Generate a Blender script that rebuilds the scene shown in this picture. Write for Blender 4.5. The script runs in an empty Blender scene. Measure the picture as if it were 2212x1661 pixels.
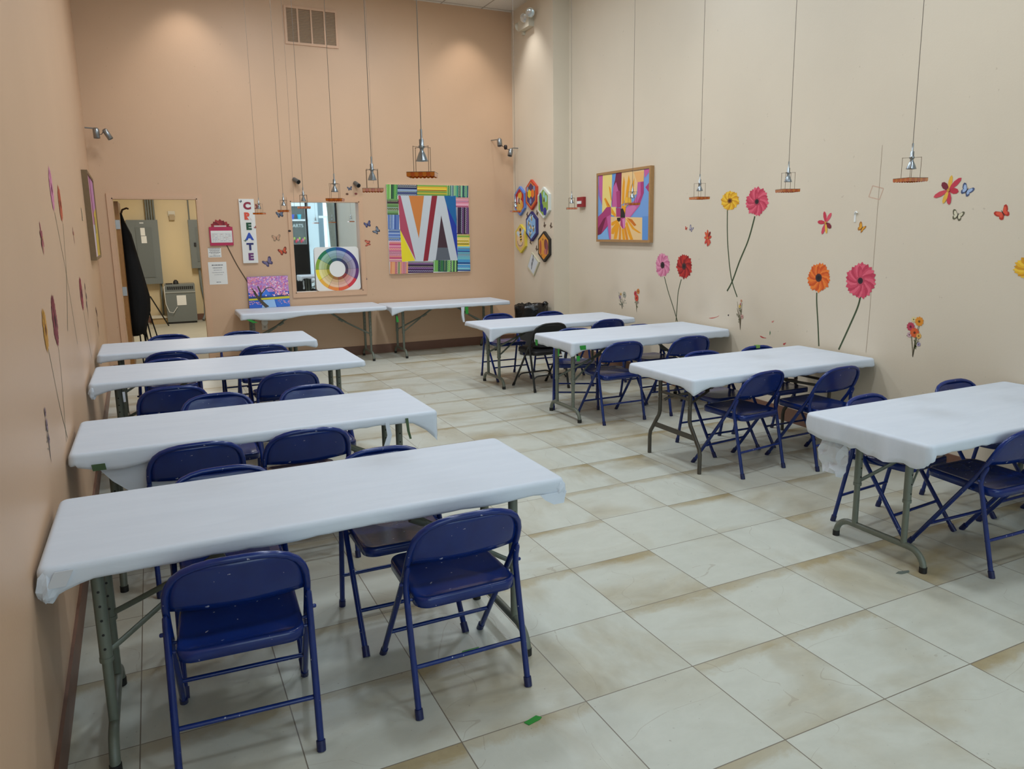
import bpy, math, random
from mathutils import Vector, Matrix, Euler
random.seed(7)
PI = math.pi
scene = bpy.context.scene
COL = scene.collection
V = Vector

# ------------------------------------------------------------------ materials
def lin(c):
    c = c / 255.0
    return c / 12.92 if c <= 0.04045 else ((c + 0.055) / 1.055) ** 2.4
def rgb(r, g, b):
    return (lin(r), lin(g), lin(b), 1.0)
_M = {}
def mat(key, col, rough=0.5, metal=0.0, spec=0.5, trans=0.0, coat=0.0, emit=None, es=0.0, noise=0.0, nscale=40.0, bump=0.0, bscale=60.0, alpha=1.0):
    """plain procedural paint: base colour with a faint noise mottling and bump"""
    if key in _M:
        return _M[key]
    m = bpy.data.materials.new(key); m.use_nodes = True
    nt = m.node_tree; b = nt.nodes['Principled BSDF']
    b.inputs['Roughness'].default_value = rough
    b.inputs['Metallic'].default_value = metal
    b.inputs['Specular IOR Level'].default_value = spec
    b.inputs['Transmission Weight'].default_value = trans
    b.inputs['Coat Weight'].default_value = coat
    b.inputs['Alpha'].default_value = alpha
    if emit:
        b.inputs['Emission Color'].default_value = emit; b.inputs['Emission Strength'].default_value = es
    b.inputs['Base Color'].default_value = col
    if noise or bump:
        tc = nt.nodes.new('ShaderNodeTexCoord')
    if noise:
        n = nt.nodes.new('ShaderNodeTexNoise'); n.inputs['Scale'].default_value = nscale; n.inputs['Detail'].default_value = 5
        nt.links.new(tc.outputs['Object'], n.inputs['Vector'])
        mx = nt.nodes.new('ShaderNodeMix'); mx.data_type = 'RGBA'
        mx.inputs['A'].default_value = tuple(c * (1 - noise) for c in col[:3]) + (1,)
        mx.inputs['B'].default_value = tuple(min(1, c * (1 + noise)) for c in col[:3]) + (1,)
        nt.links.new(n.outputs['Fac'], mx.inputs['Factor']); nt.links.new(mx.outputs['Result'], b.inputs['Base Color'])
    if bump:
        n2 = nt.nodes.new('ShaderNodeTexNoise'); n2.inputs['Scale'].default_value = bscale; n2.inputs['Detail'].default_value = 4
        nt.links.new(tc.outputs['Object'], n2.inputs['Vector'])
        bp = nt.nodes.new('ShaderNodeBump'); bp.inputs['Strength'].default_value = bump; bp.inputs['Distance'].default_value = 0.01
        nt.links.new(n2.outputs['Fac'], bp.inputs['Height']); nt.links.new(bp.outputs['Normal'], b.inputs['Normal'])
    _M[key] = m
    return m
def paint(r, g, b, rough=0.6):
    r, g, b = int(r), int(g), int(b)
    return mat('paint_%02x%02x%02x' % (max(0, min(255, r)), max(0, min(255, g)), max(0, min(255, b))), rgb(r, g, b), rough)

def N(nt, typ, **kw):
    n = nt.nodes.new(typ)
    for k, v in kw.items():
        if k in n.inputs: n.inputs[k].default_value = v
        else: setattr(n, k, v)
    return n
def math_n(nt, op, a, b=None, c=None):
    n = nt.nodes.new('ShaderNodeMath'); n.operation = op
    for i, x in enumerate((a, b, c)):
        if x is None: continue
        if isinstance(x, (int, float)): n.inputs[i].default_value = x
        else: nt.links.new(x, n.inputs[i])
    return n.outputs[0]
def mix_c(nt, f, a, b):
    n = nt.nodes.new('ShaderNodeMix'); n.data_type = 'RGBA'
    for k, x in (('Factor', f), ('A', a), ('B', b)):
        s = [i for i in n.inputs if i.name == k and (i.type == 'RGBA' or k == 'Factor')][0]
        if hasattr(x, 'links'): nt.links.new(x, s)
        else: s.default_value = x
    return [o for o in n.outputs if o.type == 'RGBA'][0]

TILE = 0.49
def floor_material():
    m = bpy.data.materials.new('floor_tiles'); m.use_nodes = True; nt = m.node_tree; L = nt.links.new
    b = nt.nodes['Principled BSDF']
    tc = N(nt, 'ShaderNodeTexCoord'); sx = N(nt, 'ShaderNodeSeparateXYZ'); L(tc.outputs['Object'], sx.inputs[0])
    u = math_n(nt, 'DIVIDE', sx.outputs['X'], TILE); v = math_n(nt, 'DIVIDE', sx.outputs['Y'], TILE)
    fu = math_n(nt, 'FLOOR', u); fv = math_n(nt, 'FLOOR', v)
    ru = math_n(nt, 'SUBTRACT', u, fu); rv = math_n(nt, 'SUBTRACT', v, fv)
    du = math_n(nt, 'MINIMUM', ru, math_n(nt, 'SUBTRACT', 1.0, ru)); dv = math_n(nt, 'MINIMUM', rv, math_n(nt, 'SUBTRACT', 1.0, rv))
    de = math_n(nt, 'MINIMUM', du, dv)
    grout = math_n(nt, 'LESS_THAN', de, 0.0042)
    cell = N(nt, 'ShaderNodeCombineXYZ'); L(fu, cell.inputs[0]); L(fv, cell.inputs[1])
    wn = N(nt, 'ShaderNodeTexWhiteNoise'); wn.noise_dimensions = '3D'; L(cell.outputs[0], wn.inputs['Vector'])
    sc = N(nt, 'ShaderNodeVectorMath', operation='SCALE'); L(wn.outputs['Color'], sc.inputs[0]); sc.inputs['Scale'].default_value = 37.0
    rot = N(nt, 'ShaderNodeVectorRotate'); rot.rotation_type = 'Z_AXIS'; L(tc.outputs['Object'], rot.inputs['Vector'])
    ang = math_n(nt, 'MULTIPLY', math_n(nt, 'FLOOR', math_n(nt, 'MULTIPLY', wn.outputs['Value'], 4.0)), PI / 2); L(ang, rot.inputs['Angle'])
    st = N(nt, 'ShaderNodeVectorMath', operation='MULTIPLY'); L(rot.outputs[0], st.inputs[0]); st.inputs[1].default_value = (1.0, 1.7, 1.0)
    ad = N(nt, 'ShaderNodeVectorMath', operation='ADD'); L(st.outputs[0], ad.inputs[0]); L(sc.outputs[0], ad.inputs[1])
    n1 = N(nt, 'ShaderNodeTexNoise', Scale=1.25, Detail=5.0, Roughness=0.5, Distortion=0.5); L(ad.outputs[0], n1.inputs['Vector'])
    n2 = N(nt, 'ShaderNodeTexNoise', Scale=7.0, Detail=6.0, Roughness=0.7, Distortion=0.4); L(ad.outputs[0], n2.inputs['Vector'])
    r1 = N(nt, 'ShaderNodeMapRange'); L(n1.outputs['Fac'], r1.inputs['Value']); r1.inputs['From Min'].default_value = 0.46; r1.inputs['From Max'].default_value = 0.72
    # broad amount of tan differs tile by tile
    amt = N(nt, 'ShaderNodeMapRange'); s3 = N(nt, 'ShaderNodeSeparateColor'); L(wn.outputs['Color'], s3.inputs[0]); L(s3.outputs[1], amt.inputs['Value']); amt.inputs['To Min'].default_value = 0.35; amt.inputs['To Max'].default_value = 1.05
    # tan band along one edge of each tile (stone grain printed on the tile)
    er = N(nt, 'ShaderNodeMapRange'); L(math_n(nt, 'ADD', rv, math_n(nt, 'MULTIPLY', math_n(nt, 'SUBTRACT', n2.outputs['Fac'], 0.5), 0.35)), er.inputs['Value'])
    er.inputs['From Min'].default_value = 0.84; er.inputs['From Max'].default_value = 0.93
    band = math_n(nt, 'MULTIPLY', er.outputs[0], math_n(nt, 'GREATER_THAN', s3.outputs[2], 0.45))
    f = math_n(nt, 'MINIMUM', math_n(nt, 'ADD', math_n(nt, 'MULTIPLY', r1.outputs[0], amt.outputs[0]), math_n(nt, 'MULTIPLY', band, 0.55)), 1.0)
    pale = mix_c(nt, n2.outputs['Fac'], rgb(190, 192, 180), rgb(212, 214, 203))
    tan = mix_c(nt, n2.outputs['Fac'], rgb(138, 124, 94), rgb(188, 173, 135))
    c = mix_c(nt, f, pale, tan)
    n3 = N(nt, 'ShaderNodeTexNoise', Scale=55.0, Detail=3.0); L(tc.outputs['Object'], n3.inputs['Vector'])
    spk = N(nt, 'ShaderNodeMapRange'); L(n3.outputs['Fac'], spk.inputs['Value']); spk.inputs['From Min'].default_value = 0.70; spk.inputs['From Max'].default_value = 0.76
    c = mix_c(nt, math_n(nt, 'MULTIPLY', spk.outputs[0], 0.45), c, rgb(110, 100, 88))
    # thin veins
    n4 = N(nt, 'ShaderNodeTexNoise', Scale=1.0, Detail=2.5, Roughness=0.45, Distortion=0.2); L(ad.outputs[0], n4.inputs['Vector'])
    vein = math_n(nt, 'MULTIPLY', math_n(nt, 'LESS_THAN', math_n(nt, 'ABSOLUTE', math_n(nt, 'SUBTRACT', n4.outputs['Fac'], 0.5)), 0.0010), math_n(nt, 'GREATER_THAN', n2.outputs['Fac'], 0.46))
    c = mix_c(nt, math_n(nt, 'MULTIPLY', vein, 0.3), c, rgb(140, 125, 105))
    c = mix_c(nt, grout, c, rgb(122, 114, 100))
    L(c, b.inputs['Base Color'])
    rr = N(nt, 'ShaderNodeMapRange'); L(n2.outputs['Fac'], rr.inputs['Value']); rr.inputs['To Min'].default_value = 0.28; rr.inputs['To Max'].default_value = 0.5
    L(rr.outputs[0], b.inputs['Roughness'])
    bp = N(nt, 'ShaderNodeBump', Strength=0.25, Distance=0.002)
    L(math_n(nt, 'SUBTRACT', math_n(nt, 'MULTIPLY', n2.outputs['Fac'], 0.3), grout), bp.inputs['Height']); L(bp.outputs[0], b.inputs['Normal'])
    return m

def wall_material(key, col, grime=rgb(120, 95, 75)):
    m = bpy.data.materials.new(key); m.use_nodes = True; nt = m.node_tree; L = nt.links.new
    b = nt.nodes['Principled BSDF']; b.inputs['Roughness'].default_value = 0.42; b.inputs['Specular IOR Level'].default_value = 0.35
    tc = N(nt, 'ShaderNodeTexCoord')
    n1 = N(nt, 'ShaderNodeTexNoise', Scale=1.3, Detail=4.0); L(tc.outputs['Object'], n1.inputs['Vector'])
    d = tuple(x * 0.94 for x in col[:3]) + (1,)
    c = mix_c(nt, n1.outputs['Fac'], d, tuple(min(1, x * 1.05) for x in col[:3]) + (1,))
    n3 = N(nt, 'ShaderNodeTexNoise', Scale=26.0, Detail=3.0); L(tc.outputs['Object'], n3.inputs['Vector'])
    r3 = N(nt, 'ShaderNodeMapRange'); L(n3.outputs['Fac'], r3.inputs['Value']); r3.inputs['From Min'].default_value = 0.735; r3.inputs['From Max'].default_value = 0.77
    c = mix_c(nt, math_n(nt, 'MULTIPLY', r3.outputs[0], 0.25), c, grime)
    L(c, b.inputs['Base Color'])
    n2 = N(nt, 'ShaderNodeTexNoise', Scale=70.0, Detail=3.0); L(tc.outputs['Object'], n2.inputs['Vector'])
    bp = N(nt, 'ShaderNodeBump', Strength=0.12, Distance=0.004); L(n2.outputs['Fac'], bp.inputs['Height']); L(bp.outputs[0], b.inputs['Normal'])
    return m

def ceiling_material():
    m = bpy.data.materials.new('ceiling_tiles'); m.use_nodes = True; nt = m.node_tree; L = nt.links.new
    b = nt.nodes['Principled BSDF']; b.inputs['Roughness'].default_value = 0.9
    tc = N(nt, 'ShaderNodeTexCoord'); sx = N(nt, 'ShaderNodeSeparateXYZ'); L(tc.outputs['Object'], sx.inputs[0])
    def near(o, off):
        q = math_n(nt, 'FRACT', math_n(nt, 'DIVIDE', math_n(nt, 'ADD', o, off), 0.61))
        return math_n(nt, 'LESS_THAN', math_n(nt, 'MINIMUM', q, math_n(nt, 'SUBTRACT', 1.0, q)), 0.018)
    g = math_n(nt, 'MAXIMUM', near(sx.outputs['X'], 0.18), near(sx.outputs['Y'], 0.3))
    n = N(nt, 'ShaderNodeTexNoise', Scale=90.0, Detail=3.0); L(tc.outputs['Object'], n.inputs['Vector'])
    c = mix_c(nt, n.outputs['Fac'], rgb(205, 200, 190), rgb(232, 228, 220))
    c = mix_c(nt, g, c, rgb(170, 162, 150)); L(c, b.inputs['Base Color'])
    return m

def blue_enamel():
    m = bpy.data.materials.new('blue_enamel'); m.use_nodes = True; nt = m.node_tree; L = nt.links.new
    b = nt.nodes['Principled BSDF']; b.inputs['Roughness'].default_value = 0.2; b.inputs['Specular IOR Level'].default_value = 0.5
    tc = N(nt, 'ShaderNodeTexCoord')
    n1 = N(nt, 'ShaderNodeTexNoise', Scale=9.0, Detail=3.0); L(tc.outputs['Object'], n1.inputs['Vector'])
    c = mix_c(nt, n1.outputs['Fac'], rgb(12, 32, 92), rgb(18, 48, 122))
    n3 = N(nt, 'ShaderNodeTexNoise', Scale=42.0, Detail=2.0); L(tc.outputs['Object'], n3.inputs['Vector'])
    chip = math_n(nt, 'GREATER_THAN', n3.outputs['Fac'], 0.735)
    c = mix_c(nt, math_n(nt, 'MULTIPLY', chip, 0.7), c, rgb(190, 195, 210)); L(c, b.inputs['Base Color'])
    n2 = N(nt, 'ShaderNodeTexNoise', Scale=26.0, Detail=2.0); L(tc.outputs['Object'], n2.inputs['Vector'])
    bp = N(nt, 'ShaderNodeBump', Strength=0.05, Distance=0.006); L(n2.outputs['Fac'], bp.inputs['Height']); L(bp.outputs[0], b.inputs['Normal'])
    return m

def paper_material():
    m = bpy.data.materials.new('white_table_paper'); m.use_nodes = True; nt = m.node_tree; L = nt.links.new
    b = nt.nodes['Principled BSDF']; b.inputs['Roughness'].default_value = 0.5; b.inputs['Specular IOR Level'].default_value = 0.35
    tc = N(nt, 'ShaderNodeTexCoord'); mp = N(nt, 'ShaderNodeMapping'); L(tc.outputs['Object'], mp.inputs['Vector']); mp.inputs['Scale'].default_value = (1.2, 7.0, 3.0)
    n1 = N(nt, 'ShaderNodeTexNoise', Scale=2.2, Detail=5.0, Distortion=0.8); L(mp.outputs[0], n1.inputs['Vector'])
    c = mix_c(nt, n1.outputs['Fac'], rgb(200, 208, 219), rgb(214, 221, 231)); L(c, b.inputs['Base Color'])
    bp = N(nt, 'ShaderNodeBump', Strength=0.22, Distance=0.012); L(n1.outputs['Fac'], bp.inputs['Height']); L(bp.outputs[0], b.inputs['Normal'])
    return m

FLOOR_M = floor_material()
SALMON = wall_material('salmon_wall_paint', rgb(206, 171, 140))
CREAM = wall_material('cream_wall_paint', rgb(216, 204, 184))
CEIL_M = ceiling_material()
BLUE = blue_enamel()
PAPER = paper_material()
BASEB = mat('brown_vinyl_base', rgb(118, 84, 68), 0.5, noise=0.08)
TRIM_M = mat('salmon_trim_paint', rgb(208, 169, 137), 0.35, noise=0.04)
STEEL = mat('grey_green_steel', rgb(104, 110, 98), 0.42, metal=0.0, spec=0.6, noise=0.08)
BROWNSTEEL = mat('brown_steel', rgb(66, 60, 50), 0.42, spec=0.6, noise=0.08)
RUBBER = mat('black_rubber', rgb(24, 24, 24), 0.6)
BLUECAP = mat('dark_blue_cap', rgb(18, 28, 78), 0.4)
CHROME = mat('brushed_silver', rgb(150, 154, 156), 0.34, metal=0.9)
DKMETAL = mat('dark_wire', rgb(70, 62, 55), 0.5, metal=0.3)
BLACKV = mat('black_vinyl', rgb(30, 31, 32), 0.5, noise=0.15, bump=0.15)
BLACKMET = mat('black_steel', rgb(34, 36, 36), 0.4)
GREEN = mat('green_tape', rgb(36, 140, 48), 0.55)
WHITE = mat('white_card', rgb(228, 228, 224), 0.55)
TABLETOP = mat('grey_laminate', rgb(150, 145, 135), 0.5)
BLACKBAG = mat('black_plastic_bag', rgb(14, 14, 15), 0.25, bump=0.6, bscale=22)

# ------------------------------------------------------------------ mesh builder
BASE = {}
class MB:
    def __init__(s):
        s.v = []; s.f = []; s.mi = []; s.sm = []; s.mats = []
    def m(s, mt):
        if mt not in s.mats: s.mats.append(mt)
        return s.mats.index(mt)
    def add(s, vs, fs, mt, smooth=False):
        o = len(s.v); k = s.m(mt)
        s.v += [V(p) for p in vs]
        for f in fs:
            s.f.append([i + o for i in f]); s.mi.append(k); s.sm.append(smooth)
        return s
    def box(s, a, b, mt, bevel=0.0):
        x0, y0, z0 = a; x1, y1, z1 = b
        vs = [(x0, y0, z0), (x1, y0, z0), (x1, y1, z0), (x0, y1, z0), (x0, y0, z1), (x1, y0, z1), (x1, y1, z1), (x0, y1, z1)]
        return s.add(vs, [(3, 2, 1, 0), (4, 5, 6, 7), (0, 1, 5, 4), (1, 2, 6, 5), (2, 3, 7, 6), (3, 0, 4, 7)], mt)
    def obox(s, c, ax, ay, az, mt):
        c = V(c); ax = V(ax); ay = V(ay); az = V(az)
        vs = [c + ax * i + ay * j + az * k for k in (-1, 1) for (i, j) in ((-1, -1), (1, -1), (1, 1), (-1, 1))]
        return s.add(vs, [(3, 2, 1, 0), (4, 5, 6, 7), (0, 1, 5, 4), (1, 2, 6, 5), (2, 3, 7, 6), (3, 0, 4, 7)], mt)
    def tube(s, pts, r, mt, n=10, cap=True, flat=None):
        """sweep a circle (or an ellipse: flat=(ru,rv)) along a polyline; r may be a list"""
        pts = [V(p) for p in pts]; rs = r if isinstance(r, (list, tuple)) else [r] * len(pts)
        rings = []; up = None
        for i, p in enumerate(pts):
            t = (pts[min(i + 1, len(pts) - 1)] - pts[max(i - 1, 0)])
            t = t.normalized() if t.length > 1e-9 else V((0, 0, 1))
            if up is None:
                up = V((0, 0, 1)) if abs(t.z) < 0.9 else V((1, 0, 0))
            a = up - t * up.dot(t)
            if a.length < 1e-6: a = t.orthogonal()
            a.normalize(); up = a; bb = t.cross(a)
            fu, fv = flat if flat else (1, 1)
            rings.append([p + (a * math.cos(2 * PI * k / n) * fu + bb * math.sin(2 * PI * k / n) * fv) * rs[i] for k in range(n)])
        vs = [q for R in rings for q in R]; fs = []
        for i in range(len(pts) - 1):
            for k in range(n):
                fs.append((i * n + k, i * n + (k + 1) % n, (i + 1) * n + (k + 1) % n, (i + 1) * n + k))
        s.add(vs, fs, mt, True)
        if cap:
            s.add(rings[0], [tuple(reversed(range(n)))], mt); s.add(rings[-1], [tuple(range(n))], mt)
        return s
    def lathe(s, c, prof, mt, n=20, axis=None, cap=True):
        """prof: list of (radius, height) along axis"""
        c = V(c); ax = V(axis or (0, 0, 1)).normalized(); a = ax.orthogonal().normalized(); b = ax.cross(a)
        vs = []; fs = []
        for (r, h) in prof:
            for k in range(n):
                vs.append(c + ax * h + (a * math.cos(2 * PI * k / n) + b * math.sin(2 * PI * k / n)) * r)
        for i in range(len(prof) - 1):
            for k in range(n):
                fs.append((i * n + k, i * n + (k + 1) % n, (i + 1) * n + (k + 1) % n, (i + 1) * n + k))
        s.add(vs, fs, mt, True)
        if cap:
            if prof[0][0] > 1e-5: s.add(vs[:n], [tuple(reversed(range(n)))], mt)
            if prof[-1][0] > 1e-5: s.add(vs[-n:], [tuple(range(n))], mt)
        return s
    def poly(s, pts, mt):
        return s.add(pts, [tuple(range(len(pts)))], mt)
    def rings(s, rs, mt, closed_top=True, closed_bottom=False, smooth=True):
        n = len(rs[0]); vs = [p for R in rs for p in R]; fs = []
        for i in range(len(rs) - 1):
            for k in range(n):
                fs.append((i * n + k, i * n + (k + 1) % n, (i + 1) * n + (k + 1) % n, (i + 1) * n + k))
        if closed_top: fs.append(tuple(range((len(rs) - 1) * n, len(rs) * n)))
        if closed_bottom: fs.append(tuple(reversed(range(n))))
        return s.add(vs, fs, mt, smooth)
    def build(s, name, parent=None, loc=None):
        base = BASE[parent.name] if parent is not None else V(loc or (0, 0, 0))
        me = bpy.data.meshes.new(name)
        me.from_pydata([tuple(p - base) for p in s.v], [], s.f)
        for mt in s.mats: me.materials.append(mt)
        me.polygons.foreach_set('material_index', s.mi); me.polygons.foreach_set('use_smooth', s.sm)
        me.update()
        o = bpy.data.objects.new(name, me); COL.objects.link(o)
        if parent is not None: o.parent = parent
        else: o.location = base
        BASE[o.name] = base
        return o
def empty(name, loc):
    o = bpy.data.objects.new(name, None); COL.objects.link(o); o.location = loc; o.empty_display_size = 0.1
    BASE[o.name] = V(loc); return o
def tag(o, label, cat, group=None):
    o['label'] = label; o['category'] = cat
    if group: o['group'] = group
    return o
def struct(o):
    o['kind'] = 'structure'; return o
def kids(o):
    return [c for c in COL.objects if c.parent == o]
CH = {}
def remember(o):
    CH[o.name] = [(c, [g for g in kids(c)]) for c in kids(o)]
def dup(src, loc, rz, label, group):
    r = src.copy(); COL.objects.link(r); r.location = loc; r.rotation_euler = (0, 0, rz); r['label'] = label; r['group'] = group
    for c, gs in CH[src.name]:
        d = c.copy(); COL.objects.link(d); d.parent = r
        for g in gs:
            e = g.copy(); COL.objects.link(e); e.parent = d
    return r
def text_mesh(s, size, bold=0.0, ext=0.002):
    cu = bpy.data.curves.new('t', 'FONT'); cu.body = s; cu.size = size; cu.offset = bold; cu.extrude = ext; cu.align_x = 'CENTER'; cu.align_y = 'CENTER'
    o = bpy.data.objects.new('t', cu); COL.objects.link(o)
    dg = bpy.context.evaluated_depsgraph_get(); me = bpy.data.meshes.new_from_object(o.evaluated_get(dg))
    bpy.data.objects.remove(o); bpy.data.curves.remove(cu)
    return me
# ------------------------------------------------------------------ wall planes: (u, z, off) -> world
YB = 8.32; ZC = 4.82
def rwx(y): return 5.032 + 0.045 * max(y, 1.5)
def lwx(y): return -0.2135 - 0.0215 * y
def RW(y, z, o=0.0): return V((rwx(y) - o, y, z))
def LW(y, z, o=0.0): return V((lwx(y) + o, y, z))
def BW(x, z, o=0.0): return V((x, YB - o, z))
def PF(y): return 5.165 - 0.045 * (YB - y)
def PW(y, z, o=0.0): return V((PF(y) - o, y, z))
# ================================================================== room shell
def prism(mb, poly, z0, z1, mt):
    n = len(poly); vs = [(x, y, z0) for x, y in poly] + [(x, y, z1) for x, y in poly]
    fs = [tuple(reversed(range(n))), tuple(range(n, 2 * n))] + [(i, (i + 1) % n, n + (i + 1) % n, n + i) for i in range(n)]
    return mb.add(vs, fs, mt)
Y0 = -3.3
struct(MB().box((-0.9, -3.36, -0.1), (5.75, 14.6, 0.0), FLOOR_M).build('floor'))
struct(MB().box((-0.9, Y0 - 0.1, ZC), (5.75, 8.6, ZC + 0.1), CEIL_M).build('ceiling'))
struct(prism(MB(), [(lwx(Y0), Y0), (lwx(8.46), 8.46), (lwx(8.46) - 0.15, 8.46), (lwx(Y0) - 0.15, Y0)], 0, ZC, SALMON).build('wall_left'))
struct(prism(MB(), [(rwx(Y0), Y0), (rwx(Y0) + 0.4, Y0), (5.75, 8.46), (rwx(8.46), 8.46), (rwx(1.5), 1.5)], 0, ZC, CREAM).build('wall_right'))
YP = 6.93
struct(prism(MB(), [(PF(YP), YP), (rwx(YP) + 0.02, YP), (rwx(YB) + 0.02, YB), (PF(YB), YB)], 0, ZC, CREAM).build('wall_pilaster'))
w = MB(); y0, y1 = YB, 8.46
DX0, DX1, DZ = -0.19, 0.757, 2.152
MX0, MX1, MZ0, MZ1 = 1.887, 2.807, 0.908, 2.127
w.box((-0.55, y0, 0), (DX0, y1, ZC), SALMON).box((DX0, y0, DZ), (DX1, y1, ZC), SALMON).box((DX1, y0, 0), (MX0, y1, ZC), SALMON)
w.box((MX0, y0, 0), (MX1, y1, MZ0), SALMON).box((MX0, y0, MZ1), (MX1, y1, ZC), SALMON).box((MX1, y0, 0), (5.6, y1, ZC), SALMON).box((MX0, 8.425, MZ0), (MX1, y1, MZ1), SALMON)
struct(w.build('wall_back'))
# front of the shop, behind the camera: dark frames and glass under a header
GLASS = bpy.data.materials.new('shop_glass'); GLASS.use_nodes = True
nt = GLASS.node_tree; nt.nodes.remove(nt.nodes['Principled BSDF'])
tr = N(nt, 'ShaderNodeBsdfTransparent'); gl = N(nt, 'ShaderNodeBsdfGlossy'); gl.inputs['Roughness'].default_value = 0.02; fr = N(nt, 'ShaderNodeFresnel'); mx = N(nt, 'ShaderNodeMixShader')
tr.inputs['Color'].default_value = (0.93, 0.97, 0.97, 1)
nt.links.new(fr.outputs[0], mx.inputs[0]); nt.links.new(tr.outputs[0], mx.inputs[1]); nt.links.new(gl.outputs[0], mx.inputs[2]); nt.links.new(mx.outputs[0], nt.nodes['Material Output'].inputs['Surface'])
w = MB(); w.box((-0.6, Y0 - 0.12, 4.55), (5.6, Y0, ZC), CREAM)
struct(w.build('wall_front'))
fw = MB(); DKFR = mat('dark_bronze_frame', rgb(28, 30, 36), 0.4)
for x in (-0.14, 1.2, 2.72, 4.215, 5.05):
    fw.box((x, Y0 - 0.08, 0), (x + 0.055, Y0 - 0.02, 4.55), DKFR)
fw.box((-0.14, Y0 - 0.08, 0), (5.1, Y0 - 0.02, 0.12), DKFR).box((-0.14, Y0 - 0.08, 2.88), (5.1, Y0 - 0.02, 2.95), DKFR).box((-0.14, Y0 - 0.08, 4.48), (5.1, Y0 - 0.02, 4.55), DKFR)
wf = struct(fw.build('window_1'))
MB().box((-0.14, Y0 - 0.055, 0.12), (5.1, Y0 - 0.049, 4.48), GLASS).build('window_pane', wf)  # glass above the middle rail is added to let in more front daylight
struct(MB().box((-8, -30, -0.2), (16, -3.361, -0.02), mat('pavement', rgb(165, 165, 162), 0.8, noise=0.1)).build('ground_outside'))

# baseboards
bb = MB(); t = 0.012; hb = 0.125
prism(bb, [(lwx(Y0), Y0), (lwx(YB), YB), (lwx(YB) + t, YB), (lwx(Y0) + t, Y0)], 0.0, hb, BASEB); struct(bb.build('baseboard_left'))
bb = MB(); bb.box((-0.36, YB - t, 0), (-0.245, YB, hb), BASEB).box((0.82, YB - t, 0), (5.15, YB, hb), BASEB); struct(bb.build('baseboard_back'))
bb = MB(); prism(bb, [(rwx(Y0) - t, Y0), (rwx(Y0), Y0), (rwx(1.5), 1.5), (rwx(YP), YP), (rwx(YP) - t, YP), (rwx(1.5) - t, 1.5)], 0, hb, BASEB)
prism(bb, [(PF(YP) - t, YP - t), (rwx(YP), YP - t), (rwx(YP), YP), (PF(YP), YP), (PF(YB - .02), YB - .02), (PF(YB - .02) - t, YB - .02)], 0, hb, BASEB)
struct(bb.build('baseboard_right'))
# door opening trim, open leaf, hinges
fr = MB()
def casing(mb, x0, x1, z0, z1, ox0, ox1, oz0, oz1, depth, mt, bottom=True, proud=0.014):
    """flat frame around an opening on the back wall plus the reveal lining"""
    ya, yb = YB - proud, YB + 0.001
    mb.box((ox0, ya, oz0), (x0, yb, oz1), mt).box((x1, ya, oz0), (ox1, yb, oz1), mt).box((x0, ya, z1), (x1, yb, oz1), mt)
    if bottom: mb.box((x0, ya, oz0), (x1, yb, z0), mt)
    k = 0.012
    mb.box((x0 - .001, ya, z0), (x0 + k, YB + depth, z1), mt).box((x1 - k, ya, z0), (x1 + .001, YB + depth, z1), mt).box((x0, ya, z1 - k), (x1, YB + depth, z1 + .001), mt)
    if bottom: mb.box((x0, ya, z0 - .001), (x1, YB + depth, z0 + k), mt)
casing(fr, DX0, DX1, 0, DZ, -0.243, 0.818, 0, 2.207, 0.15, TRIM_M, bottom=False)
door = struct(fr.build('door_1'))
WOOD = mat('door_wood', rgb(150, 104, 52), 0.45, noise=0.2, nscale=14)
MB().box((-0.176, 8.475, 0.01), (-0.131, 9.36, 2.12), WOOD).build('door_leaf', door)
HINGE = mat('hinge_steel', rgb(170, 172, 172), 0.35, metal=0.6)
for z in (0.28, 1.02, 1.84):
    h = MB(); h.box((-0.1785, 8.4625, z - 0.055), (-0.1285, 8.4745, z + 0.055), HINGE); h.tube([(-0.181, 8.467, z - 0.057), (-0.181, 8.467, z + 0.057)], 0.007, HINGE)
    h.build('hinge', door)

# ------------------------------------------------------------------ store room beyond the door
CW = wall_material('store_room_wall', rgb(216, 196, 156))
struct(MB().box((-0.95, 14.35, 0), (2.1, 14.5, 3.0), CW).build('wall_storeroom_back'))
struct(MB().box((-0.95, 8.461, 0), (-0.8, 14.35, 3.0), CW).build('wall_storeroom_left'))
struct(MB().box((1.95, 8.461, 0), (2.1, 14.35, 3.0), CW).build('wall_storeroom_right'))
struct(MB().box((-0.95, 8.461, 3.0), (2.1, 14.5, 3.1), CEIL_M).build('ceiling_storeroom'))
struct(MB().box((-0.8, 8.461, 0.0), (1.95, 14.35, 0.004), mat('concrete_floor', rgb(168, 164, 148), 0.5, noise=0.08, nscale=6)).build('floor_storeroom'))
struct(MB().box((-0.8, 14.338, 0.004), (1.95, 14.35, 0.13), BASEB).build('baseboard_storeroom'))

# ------------------------------------------------------------------ camera
cd = bpy.data.cameras.new('camera'); cam = bpy.data.objects.new('camera', cd); COL.objects.link(cam); scene.camera = cam
yaw, pit, rol = 0.456980247, -0.177524662, -0.01202072
cy, sy, cp, sp = math.cos(yaw), math.sin(yaw), math.cos(pit), math.sin(pit)
f_ = V((sy * cp, cy * cp, sp)); r_ = V((cy, -sy, 0)); u_ = r_.cross(f_)
r2 = r_ * math.cos(rol) + u_ * math.sin(rol); u2 = -r_ * math.sin(rol) + u_ * math.cos(rol)
cam.matrix_world = Matrix(((r2.x, u2.x, -f_.x, 0.18126), (r2.y, u2.y, -f_.y, -2.14636), (r2.z, u2.z, -f_.z, 1.70764), (0, 0, 0, 1)))
cd.sensor_fit = 'HORIZONTAL'; cd.sensor_width = 36.0; cd.lens = 1618.42219 / 2212 * 36
cd.shift_x = -28.3677 / 2212; cd.shift_y = -42.1119 / 2212; cd.clip_start = 0.05; cd.clip_end = 100

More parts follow.
